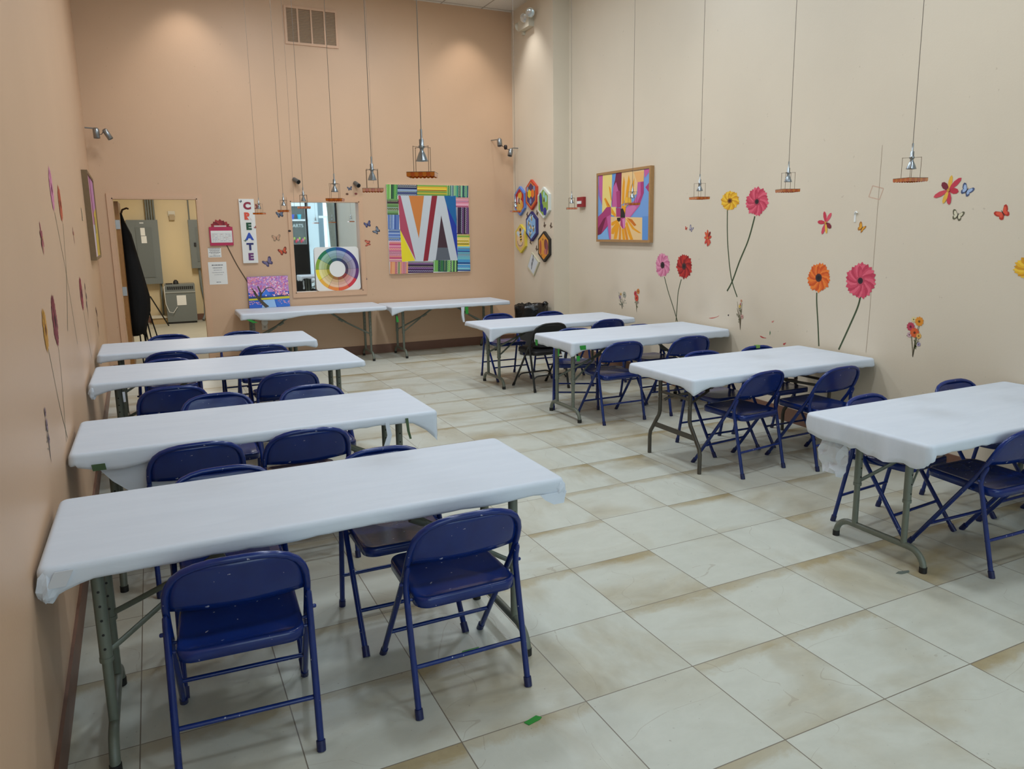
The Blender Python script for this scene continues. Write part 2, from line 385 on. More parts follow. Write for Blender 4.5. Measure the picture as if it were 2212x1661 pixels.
# ------------------------------------------------------------------ light
def area(name, loc, sx, sy_, power, col=(1, 0.97, 0.93), rot=(0, 0, 0)):
    l = bpy.data.lights.new(name, 'AREA'); l.shape = 'RECTANGLE'; l.size = sx; l.size_y = sy_; l.energy = power; l.color = col
    o = bpy.data.objects.new(name, l); COL.objects.link(o); o.location = loc; o.rotation_euler = rot; return o
def spot(name, loc, target, power, ang=75, blend=0.7, col=(1, 0.96, 0.90), size=0.05):
    l = bpy.data.lights.new(name, 'SPOT'); l.energy = power; l.spot_size = math.radians(ang); l.spot_blend = blend; l.color = col; l.shadow_soft_size = size
    o = bpy.data.objects.new(name, l); COL.objects.link(o); o.location = loc
    o.rotation_euler = (V(target) - V(loc)).to_track_quat('-Z', 'Y').to_euler(); return o
for x in (1.75, 3.35):
    for y, pw in ((-1.8, 32), (0.9, 46), (3.6, 58), (6.0, 62)):
        area('ceiling_panel_light', (x, y, ZC - 0.03), 0.38, 0.38, pw * 0.9, (0.86, 0.98, 1.09))
for x in (0.77, 2.6, 4.42):
    spot('wall_downlight', (x, 7.86, ZC - 0.03), (x, 8.25, 2.4), 42 if x != 2.6 else 10, 82, 0.8)
for x in (1.0, 3.9):
    spot('added_wall_fill', (x, 6.3, ZC - 0.03), (x, 8.3, 2.3), 105, 95, 0.9, (1, 0.97, 0.92), 0.15)  # fill spots added to brighten the back wall, not fixtures of the room
spot('wall_downlight', (4.72, 7.55, ZC - 0.03), (5.1, 7.55, 2.4), 60, 80, 0.8, (1, 1, 1))
for y in (5.9, 2.6):
    spot('wall_downlight', (0.2, y, ZC - 0.03), (-0.25, y, 2.4), 3, 80, 0.8)
for y, pw in ((6.3, 215), (3.9, 165), (1.2, 175)):
    spot('added_wall_fill', (1.9, y, ZC - 0.03), (5.15, y, 1.2), pw, 70, 0.9, (1, 0.98, 0.95), 0.3)  # added fill from across the room, lifts the cream wall; no fixture there
area('storeroom_lamp', (0.9, 11.9, 2.96), 0.3, 1.2, 105, (1, 0.98, 0.92))
wd = bpy.data.worlds.new('daylight'); scene.world = wd; wd.use_nodes = True
wd.node_tree.nodes['Background'].inputs['Color'].default_value = (0.80, 0.92, 1.0, 1); wd.node_tree.nodes['Background'].inputs['Strength'].default_value = 4.2
vs = scene.view_settings; vs.view_transform = 'Standard'; vs.look = 'None'; vs.gamma = 1.0; vs.use_curve_mapping = False; vs.exposure = -0.72
# ================================================================== folding tables
def table(label, x0, x1, y0, y1, z, inset=(0.16, 0.17), style='post', steel=None, group=None, yc=None):
    steel = steel or STEEL; zt = z - 0.004
    yc = (y0 + y1) / 2 if yc is None else yc
    root = tag(empty('folding_table', ((x0 + x1) / 2, (y0 + y1) / 2, 0)), label, 'table', group)
    e = 0.008
    tb = MB()
    def rr(x0, x1, y0, y1, r, zz, n=5):
        pts = []
        for cx, cy, a in ((x1 - r, y1 - r, 0), (x0 + r, y1 - r, 90), (x0 + r, y0 + r, 180), (x1 - r, y0 + r, 270)):
            for k in range(n + 1):
                t = math.radians(a + 90 * k / n); pts.append(V((cx + r * math.cos(t), cy + r * math.sin(t), zz)))
        return pts
    tb.rings([rr(x0 + e + .004, x1 - e - .004, y0 + e + .004, y1 - e - .004, .035, zt - .038), rr(x0 + e, x1 - e, y0 + e, y1 - e, .04, zt - .032), rr(x0 + e, x1 - e, y0 + e, y1 - e, .04, zt - .004), rr(x0 + e + .004, x1 - e - .004, y0 + e + .004, y1 - e - .004, .036, zt)], TABLETOP, True, True, False)
    tb.build('tabletop', root)
    zu = zt - 0.038
    for side, xe in ((1, x0 + inset[0]), (-1, x1 - inset[1])):
        if style == 'post':
            for s in (-1, 1):
                lg = MB(); y = yc + s * 0.15
                lg.tube([(xe, y, zu), (xe, y, 0.335)], 0.0195, steel, 14).tube([(xe, y, 0.345), (xe, y, 0.105)], 0.0155, steel, 14)
                lg.tube([(xe, y, 0.345), (xe, y, 0.33)], 0.0215, steel, 14)
                for k in range(5):
                    lg.lathe((xe, y - 0.019, 0.38 + 0.05 * k), [(0.0045, 0), (0.0045, 0.0012)], RUBBER, 8, (0, -1, 0))
                lg.build('leg', root)
            fb = MB(); pts = []
            for k in range(9):
                a = PI / 2 * k / 8; pts.append((xe, yc - 0.27 + 0.085 * (1 - math.sin(a)) , 0.02 + 0.085 * (1 - math.cos(a)) if False else 0.02 + 0.085 * math.sin(PI / 2 * k / 8)))
            L_ = [(xe, yc - 0.268 + 0.085 * (1 - math.cos(PI / 2 * k / 8)), 0.018 + 0.087 * math.sin(PI / 2 * k / 8)) for k in range(9)]
            R_ = [(x, 2 * yc - y, zz) for (x, y, zz) in reversed(L_)]
            fb.tube([(xe, yc - 0.268, 0.006)] + L_ + R_ + [(xe, yc + 0.268, 0.006)], 0.0165, steel, 12)
            fo = fb.build('foot_bar', root)
            for s in (-1, 1):
                MB().tube([(xe, yc + s * 0.268, 0.0), (xe, yc + s * 0.268, 0.03)], 0.0188, RUBBER, 12).build('foot_cap', fo)
            za = 0.36
        else:
            for s in (-1, 1):
                lg = MB(); yt = yc + s * 0.175; yb_ = yc + s * 0.298
                P = [(xe, yt, zu), (xe, yt, 0.42), (xe, yt, 0.36), (xe, yt + s * 0.012, 0.325), (xe, yt + s * 0.04, 0.285), (xe, yb_ - s * 0.035, 0.215), (xe, yb_ - s * 0.01, 0.18), (xe, yb_, 0.14), (xe, yb_, 0.0)]
                lg.tube(P, 0.0145, steel, 12); lg.lathe((xe - 0.0145 * side, yt, 0.47), [(0.006, 0), (0.006, 0.004)], CHROME, 8, (-side, 0, 0)); lg.build('leg', root)
            MB().box((xe - 0.004, yc - 0.23, 0.225), (xe + 0.004, yc + 0.23, 0.262), steel).build('cross_bar', root)
            MB().box((xe - 0.004, yc - 0.175, 0.50), (xe + 0.004, yc + 0.175, 0.52), steel).build('cross_bar', root)
            za = 0.45
        br = MB(); jx = xe + side * 0.30; jz = 0.52
        for s in (-1, 1):
            br.tube([(xe + side * 0.012, yc + s * 0.14, za), (xe + side * 0.05, yc + s * 0.125, za + 0.02), (jx, yc + s * 0.02, jz)], 0.0085, steel, 8, flat=(1.25, 0.5))
        br.tube([(jx - side * .02, yc, jz - 0.01), (xe + side * 0.56, yc, zu + 0.002)], 0.012, steel, 8, flat=(1.0, 0.55))
        br.tube([(jx + side * 0.03, yc, jz + 0.015), (jx + side * 0.09, yc, jz + 0.045)], 0.016, steel, 8)
        br.build('brace', root)
    return root

# ------------------------------------------------------------------ paper covers
def cloth(label, x0, x1, y0, y1, z, drops, bumps=(), seed=1, group=None, wob=0.003, gap=0.0):
    """paper over the table: drops = (front, aisle-or-right, back, left) edge falls; bumps = (side, position 0..1, extra drop, width)"""
    rnd = random.Random(seed); r = 0.035; P = []
    N_ = 46; M_ = 20
    def side_pts():
        for k in range(N_ + 1): yield ('f', k / N_, x0 + r + (x1 - x0 - 2 * r) * k / N_, y0, 0, -1)
        for k in range(1, 6):
            a = math.radians(-90 + 90 * k / 6); yield ('c1', k / 6, x1 - r + r * math.cos(a), y0 + r + r * math.sin(a), math.cos(a), math.sin(a))
        for k in range(M_ + 1): yield ('r', k / M_, x1, y0 + r + (y1 - y0 - 2 * r) * k / M_, 1, 0)
        for k in range(1, 6):
            a = math.radians(90 * k / 6); yield ('c2', k / 6, x1 - r + r * math.cos(a), y1 - r + r * math.sin(a), math.cos(a), math.sin(a))
        for k in range(N_ + 1): yield ('b', k / N_, x1 - r - (x1 - x0 - 2 * r) * k / N_, y1, 0, 1)
        for k in range(1, 6):
            a = math.radians(90 + 90 * k / 6); yield ('c3', k / 6, x0 + r + r * math.cos(a), y1 - r + r * math.sin(a), math.cos(a), math.sin(a))
        for k in range(M_ + 1): yield ('l', k / M_, x0, y1 - r - (y1 - y0 - 2 * r) * k / M_, -1, 0)
        for k in range(1, 6):
            a = math.radians(180 + 90 * k / 6); yield ('c4', k / 6, x0 + r + r * math.cos(a), y0 + r + r * math.sin(a), math.cos(a), math.sin(a))
    D = dict(f=drops[0], r=drops[1], b=drops[2], l=drops[3])
    corner = dict(c1=('f', 'r'), c2=('r', 'b'), c3=('b', 'l'), c4=('l', 'f'))
    cpos = dict(c1=(x1, y0), c2=(x1, y1), c3=(x0, y1), c4=(x0, y0))
    pts = list(side_pts()); n = len(pts)
    dr = []
    walk = 0.0
    for (s, t, x, y, nx, ny) in pts:
        if s in D: d = D[s]
        else: a, b = corner[s]; d = D[a] * (1 - t) + D[b] * t
        walk = walk * 0.7 + rnd.uniform(-1, 1) * wob; d += walk
        for (bs, bt, amp, wd) in bumps:
            if bs in cpos:
                cx, cy = cpos[bs]; q = math.hypot(x - cx, y - cy)
                d += amp * max(0.0, 1 - q / wd) ** 1.3
            elif bs == s:
                d += amp * math.exp(-((t - bt) / wd) ** 2)
        dr.append(max(0.02, d))
    ph = [rnd.uniform(0, 6.28) for _ in range(4)]
    def ring(inset, zz, flare=None):
        R = []
        for i, (s, t, x, y, nx, ny) in enumerate(pts):
            o = -inset; zc = zz
            R.append(V((x + nx * o, y + ny * o, zc)))
        return R
    RC = 0.020
    rings_ = [ring(RC + .012, z)] + [ring(RC * (1 - math.sin(a)), z - RC * (1 - math.cos(a))) for a in (0.0, .3, .6, .9, 1.2, PI / 2)]
    for lv in (0.4, 0.75, 1.0, 1.12):
        R = []
        for i, (s, t, x, y, nx, ny) in enumerate(pts):
            hang = max(0.0, min(1.0, (dr[i] - .075) / .05))          # long loose parts wave, short taped edges lie flat
            wv = (0.0012 + 0.006 * hang) * math.sin(i * 0.55 + ph[0]) + (0.001 + 0.004 * hang) * math.sin(i * 1.31 + ph[1])
            crn = 0.004 if s in corner else 0.0
            tuck = (1 - hang) * (0.0 if lv < .9 else (.004 if lv <= 1.0 else .022))
            o = (wv + crn + 0.002) * min(lv, 1.0) - tuck
            if lv < 1.05: o = max(o, -0.003)
            zz = z - RC - (max(dr[i], RC + .012) - RC) * min(lv, 1.0)
            if lv > 1.05: zz -= (0.003 if hang < .5 else 0.0005)
            R.append(V((x + nx * o, y + ny * o, zz)))
        rings_.append(R)
    m = MB()
    m.rings(list(reversed(rings_)), PAPER, True, False, True)
    o = m.build('table_paper', None, ((x0 + x1) / 2, (y0 + y1) / 2, z))
    tag(o, label, 'tablecloth', group)
    return o
def part(mb, name, parent): return mb.build(name, parent)

TG, CG = 'paper-covered folding tables', 'white paper table covers'
# along the salmon wall, from the camera to the back
T1 = (-0.212, 1.59, 0.36, 1.05, 0.733); T2 = (-0.240, 1.53, 1.69, 2.40, 0.733); T3 = (-0.276, 1.60, 3.53, 4.29, 0.733); T4 = (-0.300, 1.50, 4.90, 5.64, 0.735)
# along the cream wall
T5 = (3.27, 5.10, 4.96, 5.68, 0.712); T6 = (3.40, 5.172, 3.46, 4.21, 0.740); T7 = (3.34, 5.092, 1.74, 2.52, 0.714); T8 = (3.31, 5.07, 0.0, 0.76, 0.712)
B1 = (1.09, 2.93, 7.57, 8.29, 0.742); B2 = (2.99, 4.74, 7.57, 8.28, 0.722)
tabs = [
 (T1, 'grey-legged folding table under white paper, nearest along salmon wall', 'post', (0.144, 0.174), 0.645),
 (T2, 'grey-legged folding table under white paper, second from camera along salmon wall', 'post', (0.16, 0.17), None),
 (T3, 'grey-legged folding table under white paper, third from camera along salmon wall', 'post', (0.16, 0.17), None),
 (T4, 'grey-legged folding table under white paper, farthest along salmon wall', 'post', (0.16, 0.17), None),
 (T5, 'grey-legged folding table under white paper beside the black bin, farthest along cream wall', 'post', (0.245, 0.2), 5.434),
 (T6, 'grey-legged folding table with green tape at its corner, along cream wall', 'post', (0.10, 0.2), 3.776),
 (T7, 'folding table on dark bent legs along cream wall', 'bent', (0.175, 0.2), 2.165),
 (T8, 'grey-legged folding table cut off by right edge of photo, along cream wall', 'post', (0.19, 0.10), 0.392),
 (B1, 'folding table against back wall below mirror and cherry tree painting', 'post', (0.17, 0.178), 7.967),
 (B2, 'folding table against back wall below the colourful letter painting', 'post', (0.217, 0.2), 7.948)]
for (t, lab, sty, ins, yc) in tabs:
    table(lab, t[0], t[1], t[2], t[3], t[4], ins, sty, BROWNSTEEL if sty == 'bent' else STEEL, TG, yc)
c1 = cloth('white paper cover with crumpled taped corners, nearest along salmon wall', *T1, (0.055, 0.05, 0.05, 0.05), [('c4', 0, .06, .14), ('c1', 0, .035, .12)], 11, CG)
c2 = cloth('white paper cover with torn hanging corner, second table along salmon wall', *T2, (0.05, 0.05, 0.05, 0.05), [('c1', 0, .13, .16), ('f', 0.10, .05, .09)], 12, CG, 0.005)
c3 = cloth('white paper cover on third table along salmon wall', *T3, (0.05, 0.045, 0.05, 0.05), [('c4', 0, .05, .16)], 13, CG)
c4_ = cloth('white paper cover on farthest table along salmon wall', *T4, (0.055, 0.045, 0.05, 0.05), [('c4', 0, .02, .16), ('c1', 0, .03, .1)], 14, CG)
c5_ = cloth('white paper cover with pointed drooping corner, beside the black bin', *T5, (0.06, 0.05, 0.05, 0.045), [('c4', 0, .10, .20), ('f', .16, .012, .1)], 15, CG)
c6_ = cloth('white paper cover stuck with green tape tabs, along cream wall', *T6, (0.075, 0.06, 0.05, 0.09), [('c4', 0, .05, .13), ('f', .55, .012, .2)], 16, CG, 0.005)
c7_ = cloth('white paper cover with frayed corner, on dark bent-leg table', *T7, (0.06, 0.06, 0.05, 0.065), [('c4', 0, .05, .13)], 17, CG, 0.006)
c8_ = cloth('white paper cover with ragged lower edge, cut off by right edge of photo', *T8, (0.055, 0.05, 0.05, 0.115), [('l', .7, .03, .12), ('l', .92, .02, .1)], 18, CG, 0.009)
cb1 = cloth('white paper cover on table below mirror and cherry tree painting', *B1, (0.055, 0.04, 0.04, 0.06), [('f', .22, .045, .16), ('c4', 0, .02, .12)], 19, CG)
cb2 = cloth('white paper cover on table below the colourful letter painting', *B2, (0.055, 0.05, 0.04, 0.06), [('c4', 0, .06, .18)], 20, CG)
# torn strips, tape tabs and crumples that belong to the covers
def strip(parent, name, pts, w, mt, ax=(1, 0, 0), th=0.0012):
    """thin ribbon through pts; w = widths; ax = width direction"""
    m = MB(); ax = V(ax).normalized(); n = len(pts); ws = w if isinstance(w, (list, tuple)) else [w] * n
    for q in (0, 1):
        pass
    d = V((0, 0, 0))
    nrm = ax.cross(V((0, 0, 1)))
    if nrm.length < 1e-3: nrm = V((0, 0, 1))
    nrm.normalize()
    vs = []
    for p, ww in zip(pts, ws):
        p = V(p); vs += [p - ax * ww / 2 + nrm * th, p + ax * ww / 2 + nrm * th, p + ax * ww / 2 - nrm * th, p - ax * ww / 2 - nrm * th]
    fs = []
    for i in range(n - 1):
        a = i * 4; b = a + 4
        for k in range(4): fs.append((a + k, a + (k + 1) % 4, b + (k + 1) % 4, b + k))
    fs += [(3, 2, 1, 0), tuple(range(4 * n - 4, 4 * n))]
    m.add(vs, fs, mt, False); return m.build(name, parent)
x0, x1, y0, y1, z = T2
strip(c2, 'torn_strip', [(1.235, y0 - .006, z - .03), (1.245, y0 - .012, z - .10), (1.225, y0 - .02, z - .15), (1.215, y0 - .016, z - .20)], [.02, .026, .03, .045], PAPER)
strip(c2, 'tape', [(1.345, y0 - .006, z - .02), (1.35, y0 - .012, z - .09), (1.36, y0 - .014, z - .135)], [.016, .014, .012], mat('dark_green_tape', rgb(60, 84, 50), .6))
strip(c2, 'tape', [(-0.122, y0 - .008, z - .055), (-0.118, y0 - .010, z - .085)], [.055, .055], mat('dark_green_tape', rgb(60, 84, 50), .6))
strip(c2, 'hanging_flap', [(0.03, y0 + .03, z - .055), (0.06, y0 + .045, z - .16), (0.12, y0 + .06, z - .27)], [.36, .27, .16], PAPER)
x0, x1, y0, y1, z = T1
def crumple(parent, c, sz, seed):
    rnd = random.Random(seed); m = MB(); rs = []
    for i in range(6):
        t = i / 5.0; rr_ = math.sin(PI * (0.12 + 0.80 * t)); R = []
        for k in range(12):
            a = 2 * PI * k / 12; q = rr_ * rnd.uniform(.72, 1.12)
            R.append(V((c[0] + sz[0] * q * math.cos(a), c[1] + sz[1] * q * math.sin(a), c[2] + sz[2] * (t - .5) * 2 + rnd.uniform(-.004, .004))))
        rs.append(R)
    m.rings(rs, PAPER, True, True, False); return m.build('crumpled_corner', parent)
crumple(c1, (x0 + .028, y0 + .012, z - .058), (.036, .024, .052), 3)
crumple(c1, (x1 - .022, y0 + .008, z - .045), (.028, .018, .035), 4)
strip(c1, 'torn_strip', [(x1 - .06, y0 - .004, z - .052), (x1 - .055, y0 - .008, z - .075), (x1 - .04, y0 - .012, z - .098)], [.12, .09, .045], PAPER)
strip(c1, 'clear_tape', [(x0 + .075, y0 - .0075, z - .012), (x0 + .05, y0 - .009, z - .06)], [.05, .05], mat('clear_tape', rgb(205, 208, 214), .2))
x0, x1, y0, y1, z = T3
crumple(c3, (x0 + .022, y0 + .012, z - .06), (.028, .022, .045), 5)
strip(c3, 'torn_strip', [(0.02 - .09, y0 - .008, z - .07), (-.068, y0 - .010, z - .14)], [.016, .014], PAPER)
x0, x1, y0, y1, z = T6
g_ = 0.006
strip(c6_, 'tape', [(x0 + .10, y0 - g_, z - .030), (x0 + .105, y0 - g_ - .002, z - .068)], [.062, .055], GREEN)
strip(c6_, 'tape', [(x0 + .052, y0 - g_ - .003, z - .118), (x0 + .052, y0 - g_ - .006, z - .165)], [.036, .030], GREEN)
strip(c6_, 'tape', [(x0 - g_, y1 - .07, z - .055), (x0 - g_, y1 - .075, z - .11)], [.05, .04], GREEN, (0, 1, 0))
strip(c6_, 'tape', [(x0 - g_, y0 + .24, z - .085), (x0 - g_ - .004, y0 + .235, z - .15)], [.028, .024], GREEN, (0, 1, 0))
strip(c6_, 'torn_strip', [(x0 - g_, y0 + .16, z - .10), (x0 - g_ - .004, y0 + .15, z - .155)], [.06, .012], PAPER, (0, 1, 0))
x0, x1, y0, y1, z = T8
m = MB(); rnd = random.Random(5)
# crumpled paper scrap hanging below the last cover
def scrap(parent, c, w, h, seed):
    rnd = random.Random(seed); m = MB(); nx, nz = 6, 7; vs = []
    for side in (0, 1):
        for j in range(nz + 1):
            for i in range(nx + 1):
                u = i / nx - .5; t = j / nz; ww = w * (0.75 + 0.35 * math.sin(PI * t))
                random_ = random.Random(seed * 100 + j * 17 + i)
                vs.append(V((c[0] + random_.uniform(-.012, .012) + side * .0015, c[1] + u * ww + random_.uniform(-.008, .008), c[2] - t * h + random_.uniform(-.006, .006))))
    fs = []; k = (nx + 1) * (nz + 1)
    for j in range(nz):
        for i in range(nx):
            a = j * (nx + 1) + i; q = (a, a + 1, a + nx + 2, a + nx + 1); fs.append(q); fs.append(tuple(x + k for x in reversed(q)))
    m.add(vs, fs, PAPER, False); return m.build('torn_scrap', parent)
scrap(c8_, (x0 + .055, y0 + .60, z - .10), .17, .215, 3)
strip(cb2, 'torn_strip', [(4.0, B2[2] - .008, B2[4] - .05), (3.995, B2[2] - .012, B2[4] - .16), (4.01, B2[2] - .013, B2[4] - .26)], [.05, .035, .03], PAPER)
strip(cb2, 'tape', [(4.055, B2[2] - .009, B2[4] - .05), (4.06, B2[2] - .011, B2[4] - .15)], [.05, .04], GREEN)
strip(cb2, 'tape', [(3.05, B2[2] - .010, B2[4] - .12), (3.06, B2[2] - .012, B2[4] - .2)], [.02, .035], GREEN)
strip(cb1, 'tape', [(1.18, B1[2] - .008, B1[4] - .07), (1.26, B1[2] - .010, B1[4] - .115)], [.05, .06], GREEN)

# ================================================================== folding chairs
def chair_proto(name, label, cat, padded=False):
    fm = BLACKMET if padded else BLUE; cap = RUBBER if padded else BLUECAP
    root = tag(empty(name, (0, 0, 0)), label, cat)
    R_ = 0.0118
    for s in (-1, 1):      # front legs (lower run of the main hoop)
        l = MB(); l.tube([(s * .216, .235, .0), (s * .2135, -.115, .49), (s * .2135, -.128, .512)], R_, fm, 10); lo = l.build('leg', root)
        MB().tube([(s * .2162, .2375, .0), (s * .2147, .212, .034)], .0152, cap, 10).build('foot_cap', lo)
    for s in (-1, 1):      # rear legs, pinched at the pivot
        l = MB(); l.tube([(s * .216, -.235, .0), (s * .2175, -.136, .455), (s * .2165, -.142, .50), (s * .2150, -.158, .535), (s * .2145, -.164, .547)], [R_, R_, R_, R_ * .9, R_ * .45], fm, 10)
        l.lathe((s * .2205, -.134, .47), [(.007, 0), (.007, .016), (.004, .019)], fm, 8, (s, 0, 0)); lo = l.build('leg', root)
        MB().tube([(s * .2159, -.2375, .0), (s * .2162, -.2285, .034)], .0152, cap, 10).build('foot_cap', lo)
    half = [(.2135, -.128, .512), (.2125, -.165, .578), (.2085, -.187, .622), (.198, -.203, .656), (.180, -.2165, .684), (.154, -.2265, .704), (.117, -.2325, .717), (.075, -.236, .7245), (.03, -.237, .726)]
    hoop = half + [(-x, y, z) for (x, y, z) in reversed(half)]
    MB().tube(hoop, R_, fm, 10).build('back_frame', root)
    def ptz(z):
        for (a, b) in zip(half, half[1:]):
            if a[2] <= z <= b[2]:
                k = (z - a[2]) / (b[2] - a[2]); return a[0] + (b[0] - a[0]) * k, a[1] + (b[1] - a[1]) * k
        return half[-1][0], half[-1][1]
    b = MB(); nu, nv = 16, 9; zb = .553; vs = []
    th = .011 if padded else .003
    for side in (0, 1):
        for j in range(nv + 1):
            z = zb + (.716 - zb) * (j / nv) ** .9
            hw, yy = ptz(z); hw -= .006
            for i in range(nu + 1):
                u = -1 + 2 * i / nu; bow = .020 * (1 - u * u) * (1 - .45 * j / nv)
                puff = (1 - u ** 4) * math.sin(PI * min(1, max(0, j / nv))) ** .5 * (.018 if padded else 0)
                dip = -.010 * (1 - u * u) * (1 - j / nv) ** 2
                vs.append(V((u * hw, yy - bow + (th + puff if side else -th * .4), z + dip)))
    fs = []; k = (nu + 1) * (nv + 1)
    for j in range(nv):
        for i in range(nu):
            a = j * (nu + 1) + i; q = (a, a + 1, a + nu + 2, a + nu + 1); fs.append(tuple(q)); fs.append(tuple(x + k for x in reversed(q)))
    def edge(idx):
        for a, c in zip(idx, idx[1:]): fs.append((a, c, c + k, a + k))
    edge([i for i in range(nu, -1, -1)]); edge([nv * (nu + 1) + i for i in range(nu + 1)]); edge([j * (nu + 1) for j in range(nv + 1)]); edge([j * (nu + 1) + nu for j in range(nv, -1, -1)])
    b.add(vs, fs, BLACKV if padded else BLUE, True); b.build('backrest', root)
    # seat pan: rounded outline, rolled lip, slight dish
    def outline(w0, w1, yb, yf, r, inset, z, n=6):
        pts = []
        for (sx, y, w, a) in ((1, yf, w1, 0), (-1, yf, w1, 90), (-1, yb, w0, 180), (1, yb, w0, 270)):
            cx = sx * (w - r); cyy = y - r if y == yf else y + r
            rr_ = max(.004, r - inset)
            for q in range(n + 1):
                t = math.radians(a + 90 * q / n); pts.append(V((cx + rr_ * math.cos(t), cyy + rr_ * math.sin(t), z + (0.010 * (cyy + rr_ * math.sin(t) + .2) / .4))))
        return pts
    s_ = MB(); zt = .432; hgt = .041 if not padded else .046
    A = dict(w0=.195, w1=.190, yb=-.205, yf=.195, r=.055)
    rs = [outline(inset=.012, z=zt - hgt, **A), outline(inset=.0, z=zt - hgt + .003, **A), outline(inset=0, z=zt - .009, **A), outline(inset=.003, z=zt - .002, **A), outline(inset=.009, z=zt, **A), outline(inset=.022, z=zt - (.002 if not padded else -.006), **A), outline(inset=.045, z=zt - (.007 if not padded else -.010), **A)]
    if padded: rs[-1] = outline(inset=.045, z=zt + .012, **A)
    s_.rings(rs, BLACKV if padded else BLUE, True, False, True)
    s_.add(rs[0], [tuple(reversed(range(len(rs[0]))))], fm)
    s_.build('seat', root)
    MB().tube([(-.216, -.140, .408), (.216, -.140, .408)], .0055, fm, 8).build('hinge_rod', root)
    MB().tube([(-.212, -.085, .411), (.212, -.085, .411)], .0055, fm, 8).build('hinge_rod', root)
    if padded:
        for (y, z, d) in ((.130, .150, .045), (-.192, .165, .045)):
            MB().tube([(-.208, y, z - d), (-.195, y, z - d * .45), (-.172, y, z - d * .1), (-.14, y, z), (.14, y, z), (.172, y, z - d * .1), (.195, y, z - d * .45), (.208, y, z - d)], .0078, fm, 8).build('stretcher', root)
    else:
        MB().tube([(-.21, .128, .150), (.21, .128, .150)], .0082, fm, 10).build('stretcher', root)
        MB().tube([(-.216, -.190, .172), (.216, -.190, .172)], .0082, fm, 10).build('stretcher', root)
    remember(root); return root
D = math.radians
LW_ = 'blue metal folding chair '
chairs = [  # x, y, turn, which
 (.345, .427, -3.5, 'on near side of nearest salmon-wall table, beside the wall'),
 (1.108, .421, 0, 'on near side of nearest salmon-wall table, beside the aisle'),
 (.366, .935, 180, 'tucked under far side of nearest salmon-wall table, beside the wall'),
 (1.045, .895, 179, 'with glossy seat, far side of nearest salmon-wall table, by the aisle'),
 (.287, 1.860, 1, 'on near side of second salmon-wall table, beside the wall'),
 (.815, 1.868, 0, 'on near side of second salmon-wall table, beside the aisle'),
 (.467, 2.555, 180, 'on far side of second salmon-wall table, beside the wall'),
 (1.036, 2.530, 180, 'on far side of second salmon-wall table, beside the aisle'),
 (.228, 3.395, 0, 'on near side of third salmon-wall table, beside the wall'),
 (.985, 3.570, 2, 'on near side of third salmon-wall table, beside the aisle'),
 (.225, 4.180, 180, 'on far side of third salmon-wall table, beside the wall'),
 (1.030, 4.150, 180, 'on far side of third salmon-wall table, beside the aisle'),
 (.258, 5.060, 0, 'on near side of farthest salmon-wall table, beside the wall'),
 (1.010, 5.035, 0, 'on near side of farthest salmon-wall table, beside the aisle'),
 (.266, 5.800, 180, 'on far side of farthest salmon-wall table, in front of the doorway'),
 (.937, 5.690, 180, 'on far side of farthest salmon-wall table, right of the doorway'),
 (3.967, .158, -2, 'at near side of nearest cream-wall table, cut by photo edge'),
 (4.610, .185, 0, 'on near side of nearest cream-wall table, mostly beyond photo edge'),
 (3.887, .600, 185, 'with pale seat, far side of nearest cream-wall table, by the aisle'),
 (4.720, .630, 180, 'on far side of nearest cream-wall table, beside the wall'),
 (3.894, 1.900, 7, 'on near side of bent-leg table, beside the aisle'),
 (4.490, 1.765, 3, 'on near side of bent-leg table, beside the wall'),
 (4.090, 2.350, 179, 'on far side of bent-leg table, beside the aisle'),
 (4.660, 2.330, 180, 'with tape on its back, far side of bent-leg table'),
 (3.861, 3.560, 0, 'on near side of green-taped table, beside the aisle'),
 (4.600, 3.535, -4, 'on near side of green-taped table, beside the wall'),
 (3.835, 4.155, 150, 'turned askew at far side of green-taped table, beside the aisle'),
 (4.660, 4.040, 180, 'hidden behind far side of green-taped table, beside the wall'),
 (4.660, 5.060, 0, 'on near side of table by the black bin, beside the wall'),
 (3.830, 5.780, 180, 'on far side of table by the black bin, beside the aisle'),
 (4.470, 5.660, 180, 'in front of the black bin, far side of its table'),
]
ch0 = chair_proto('folding_chair', LW_ + chairs[0][3], 'chair')
CHG = 'blue folding chairs at the paper-covered tables'
ch0['group'] = CHG
allch = []
for i, (x, y, a, w) in enumerate(chairs):
    if i == 0: ch0.location = (x, y, 0); ch0.rotation_euler = (0, 0, D(a)); allch.append(ch0)
    else: allch.append(dup(ch0, (x, y, 0), D(a), LW_ + w, CHG))
pc = chair_proto('padded_folding_chair', 'black padded folding chair holding a black bag, beside the aisle', 'chair', True)
pc.location = (3.927, 5.087, 0); pc.rotation_euler = (0, 0, D(4.4))
t = MB(); t.box((-.028, -.2505, .715), (.012, -.2215, .7405), mat('yellow_green_tape', rgb(110, 150, 70), .6)); 
tp = t.build('tape'); tp.parent = allch[23]
# bag on the padded seat
bg = MB(); c0 = V((3.93, 5.03, .457)); rnd = random.Random(2); rs = []
for j in range(8):
    t_ = j / 7; R = []
    for k in range(18):
        a = 2 * PI * k / 18; q = (1.0 - .55 * t_ ** 1.6) * rnd.uniform(.90, 1.08)
        R.append(c0 + V((.135 * q * math.cos(a), .10 * q * math.sin(a), .003 + .105 * t_ * (1 + .25 * math.sin(a * 2 + 1)))))
    rs.append(R)
bg.rings(rs, BLACKV, True, True, True); bag = bg.build('handbag', None, tuple(c0))
tag(bag, 'small black bag lying on the seat of the black padded chair', 'bag')
MB().tube([c0 + V((-.09, .02, .08)), c0 + V((-.08, .03, .125)), c0 + V((-.02, .03, .15)), c0 + V((.05, .02, .145)), c0 + V((.09, .01, .09))], .006, BLACKMET, 8).build('strap', bag)
